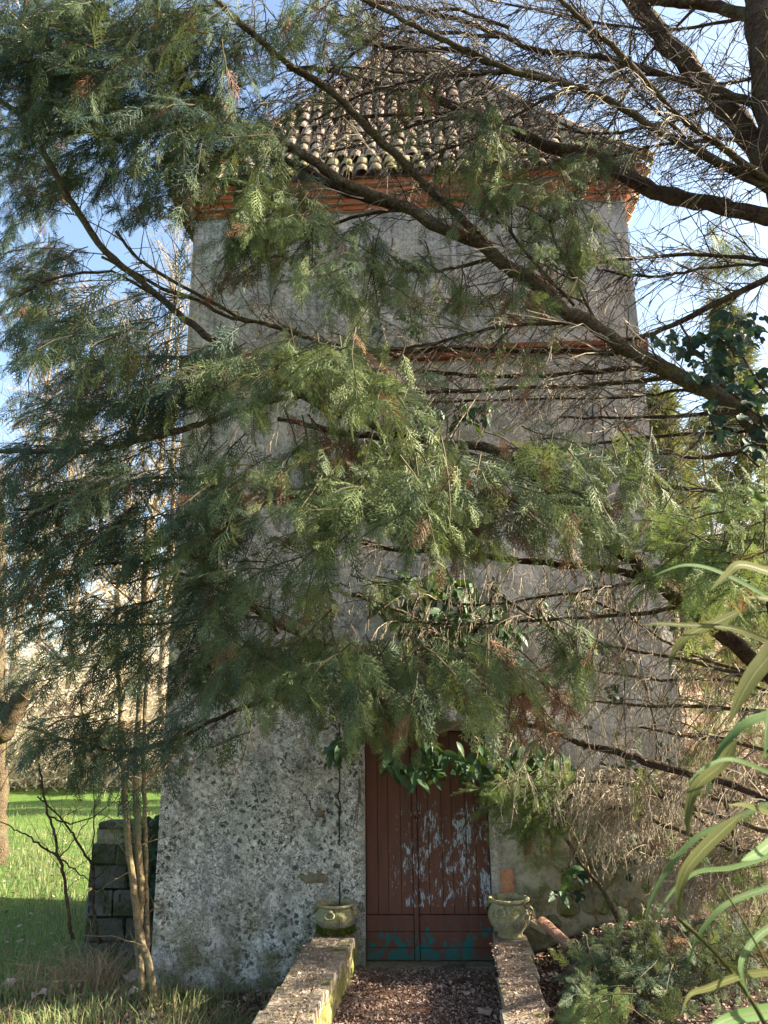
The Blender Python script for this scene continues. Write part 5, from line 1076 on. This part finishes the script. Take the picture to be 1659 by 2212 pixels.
litter('leaf_litter', 2500, lambda r, n: -3.6 + 2.7 * r.random(n), lambda r, n: -1.7 + 1.7 * r.random(n), hgt, (.01, .04), 25, 'dead leaves among the grass left of the low wall')
litter('leaf_litter', 3000, lambda r, n: -9 + 6 * r.random(n), lambda r, n: .5 + 9 * r.random(n), hgt, (.015, .05), 26, 'brown dead leaves strewn over the lawn')
def dead_leaf(p, s, label, group=None, rz=None):
    r = rng; n = 9; a = np.linspace(0, 2 * np.pi, n, endpoint=False); rr = s * (.7 + .35 * np.abs(np.cos(a * 2.5)) + r.normal(0, .06, n))
    V = [[0, 0, .012]] + [[q * math.cos(t), q * .75 * math.sin(t), .03 * s / .05 * (abs(math.sin(t * 1.5 + 1)) - .3) + r.normal(0, .006)] for q, t in zip(rr, a)]
    c, s_ = math.cos(rz or r.random() * 6), math.sin(rz or r.random() * 6); V = np.array(V); V = np.stack([V[:, 0] * c - V[:, 1] * s_, V[:, 0] * s_ + V[:, 1] * c, V[:, 2]], -1) + np.asarray(p) + [0, 0, .02]
    tag(part('fallen_leaf', V, [[0, k + 1, (k + 1) % n + 1] for k in range(n)], M['paleleaf'], None, True), label, 'leaf', group)
for (px, py, z, s, lb) in ((1047, 2195, 0, .05, 'pale fallen leaf nearest the bottom edge of the path'), (1005, 2153, 0, .04, 'curled pale fallen leaf in the shaded half of the path'), (1022, 2150, 0, .035, 'pale fallen leaf pressed against the right low wall foot'), (972, 2130, 0, .03, 'small pale leaf farther up the shaded half of the path'), (950, 2140, 0, .028, 'pale leaf at the middle of the path')):
    dead_leaf(G(px, py, z), s, lb)
for (px, py, s, lb) in ((285, 2125, .10, 'large pinkish dead leaf leaning at the foot of the three stemmed tree'), (282, 2170, .09, 'large pale dead leaf lying left of the three stems'), (80, 2180, .07, 'pale dead leaf in the grass near the left bottom corner'), (20, 2150, .07, 'dead leaf at the left edge of the lawn'), (475, 2140, .06, 'dead leaf in the grass under the tower wall'), (430, 2125, .05, 'small dead leaf by the tower foot'), (160, 2160, .06, 'curled dead leaf between grass and dry stalks')):
    p = G(px, py, -.19); p[2] = float(hgt(p[0], p[1])) + .02; dead_leaf(p, s, lb)
for (px, py, s, lb) in ((1190, 2110, .035, 'pale dead leaf on the bank beside the right low wall'), (1215, 2075, .03, 'small pale dead leaf near the pink tile'), (1180, 2165, .04, 'dead leaf below the shrub near the right low wall')):
    p = G(px, py, .12); p[2] = float(hgt(p[0], p[1])) + .01; dead_leaf(p, s, lb)
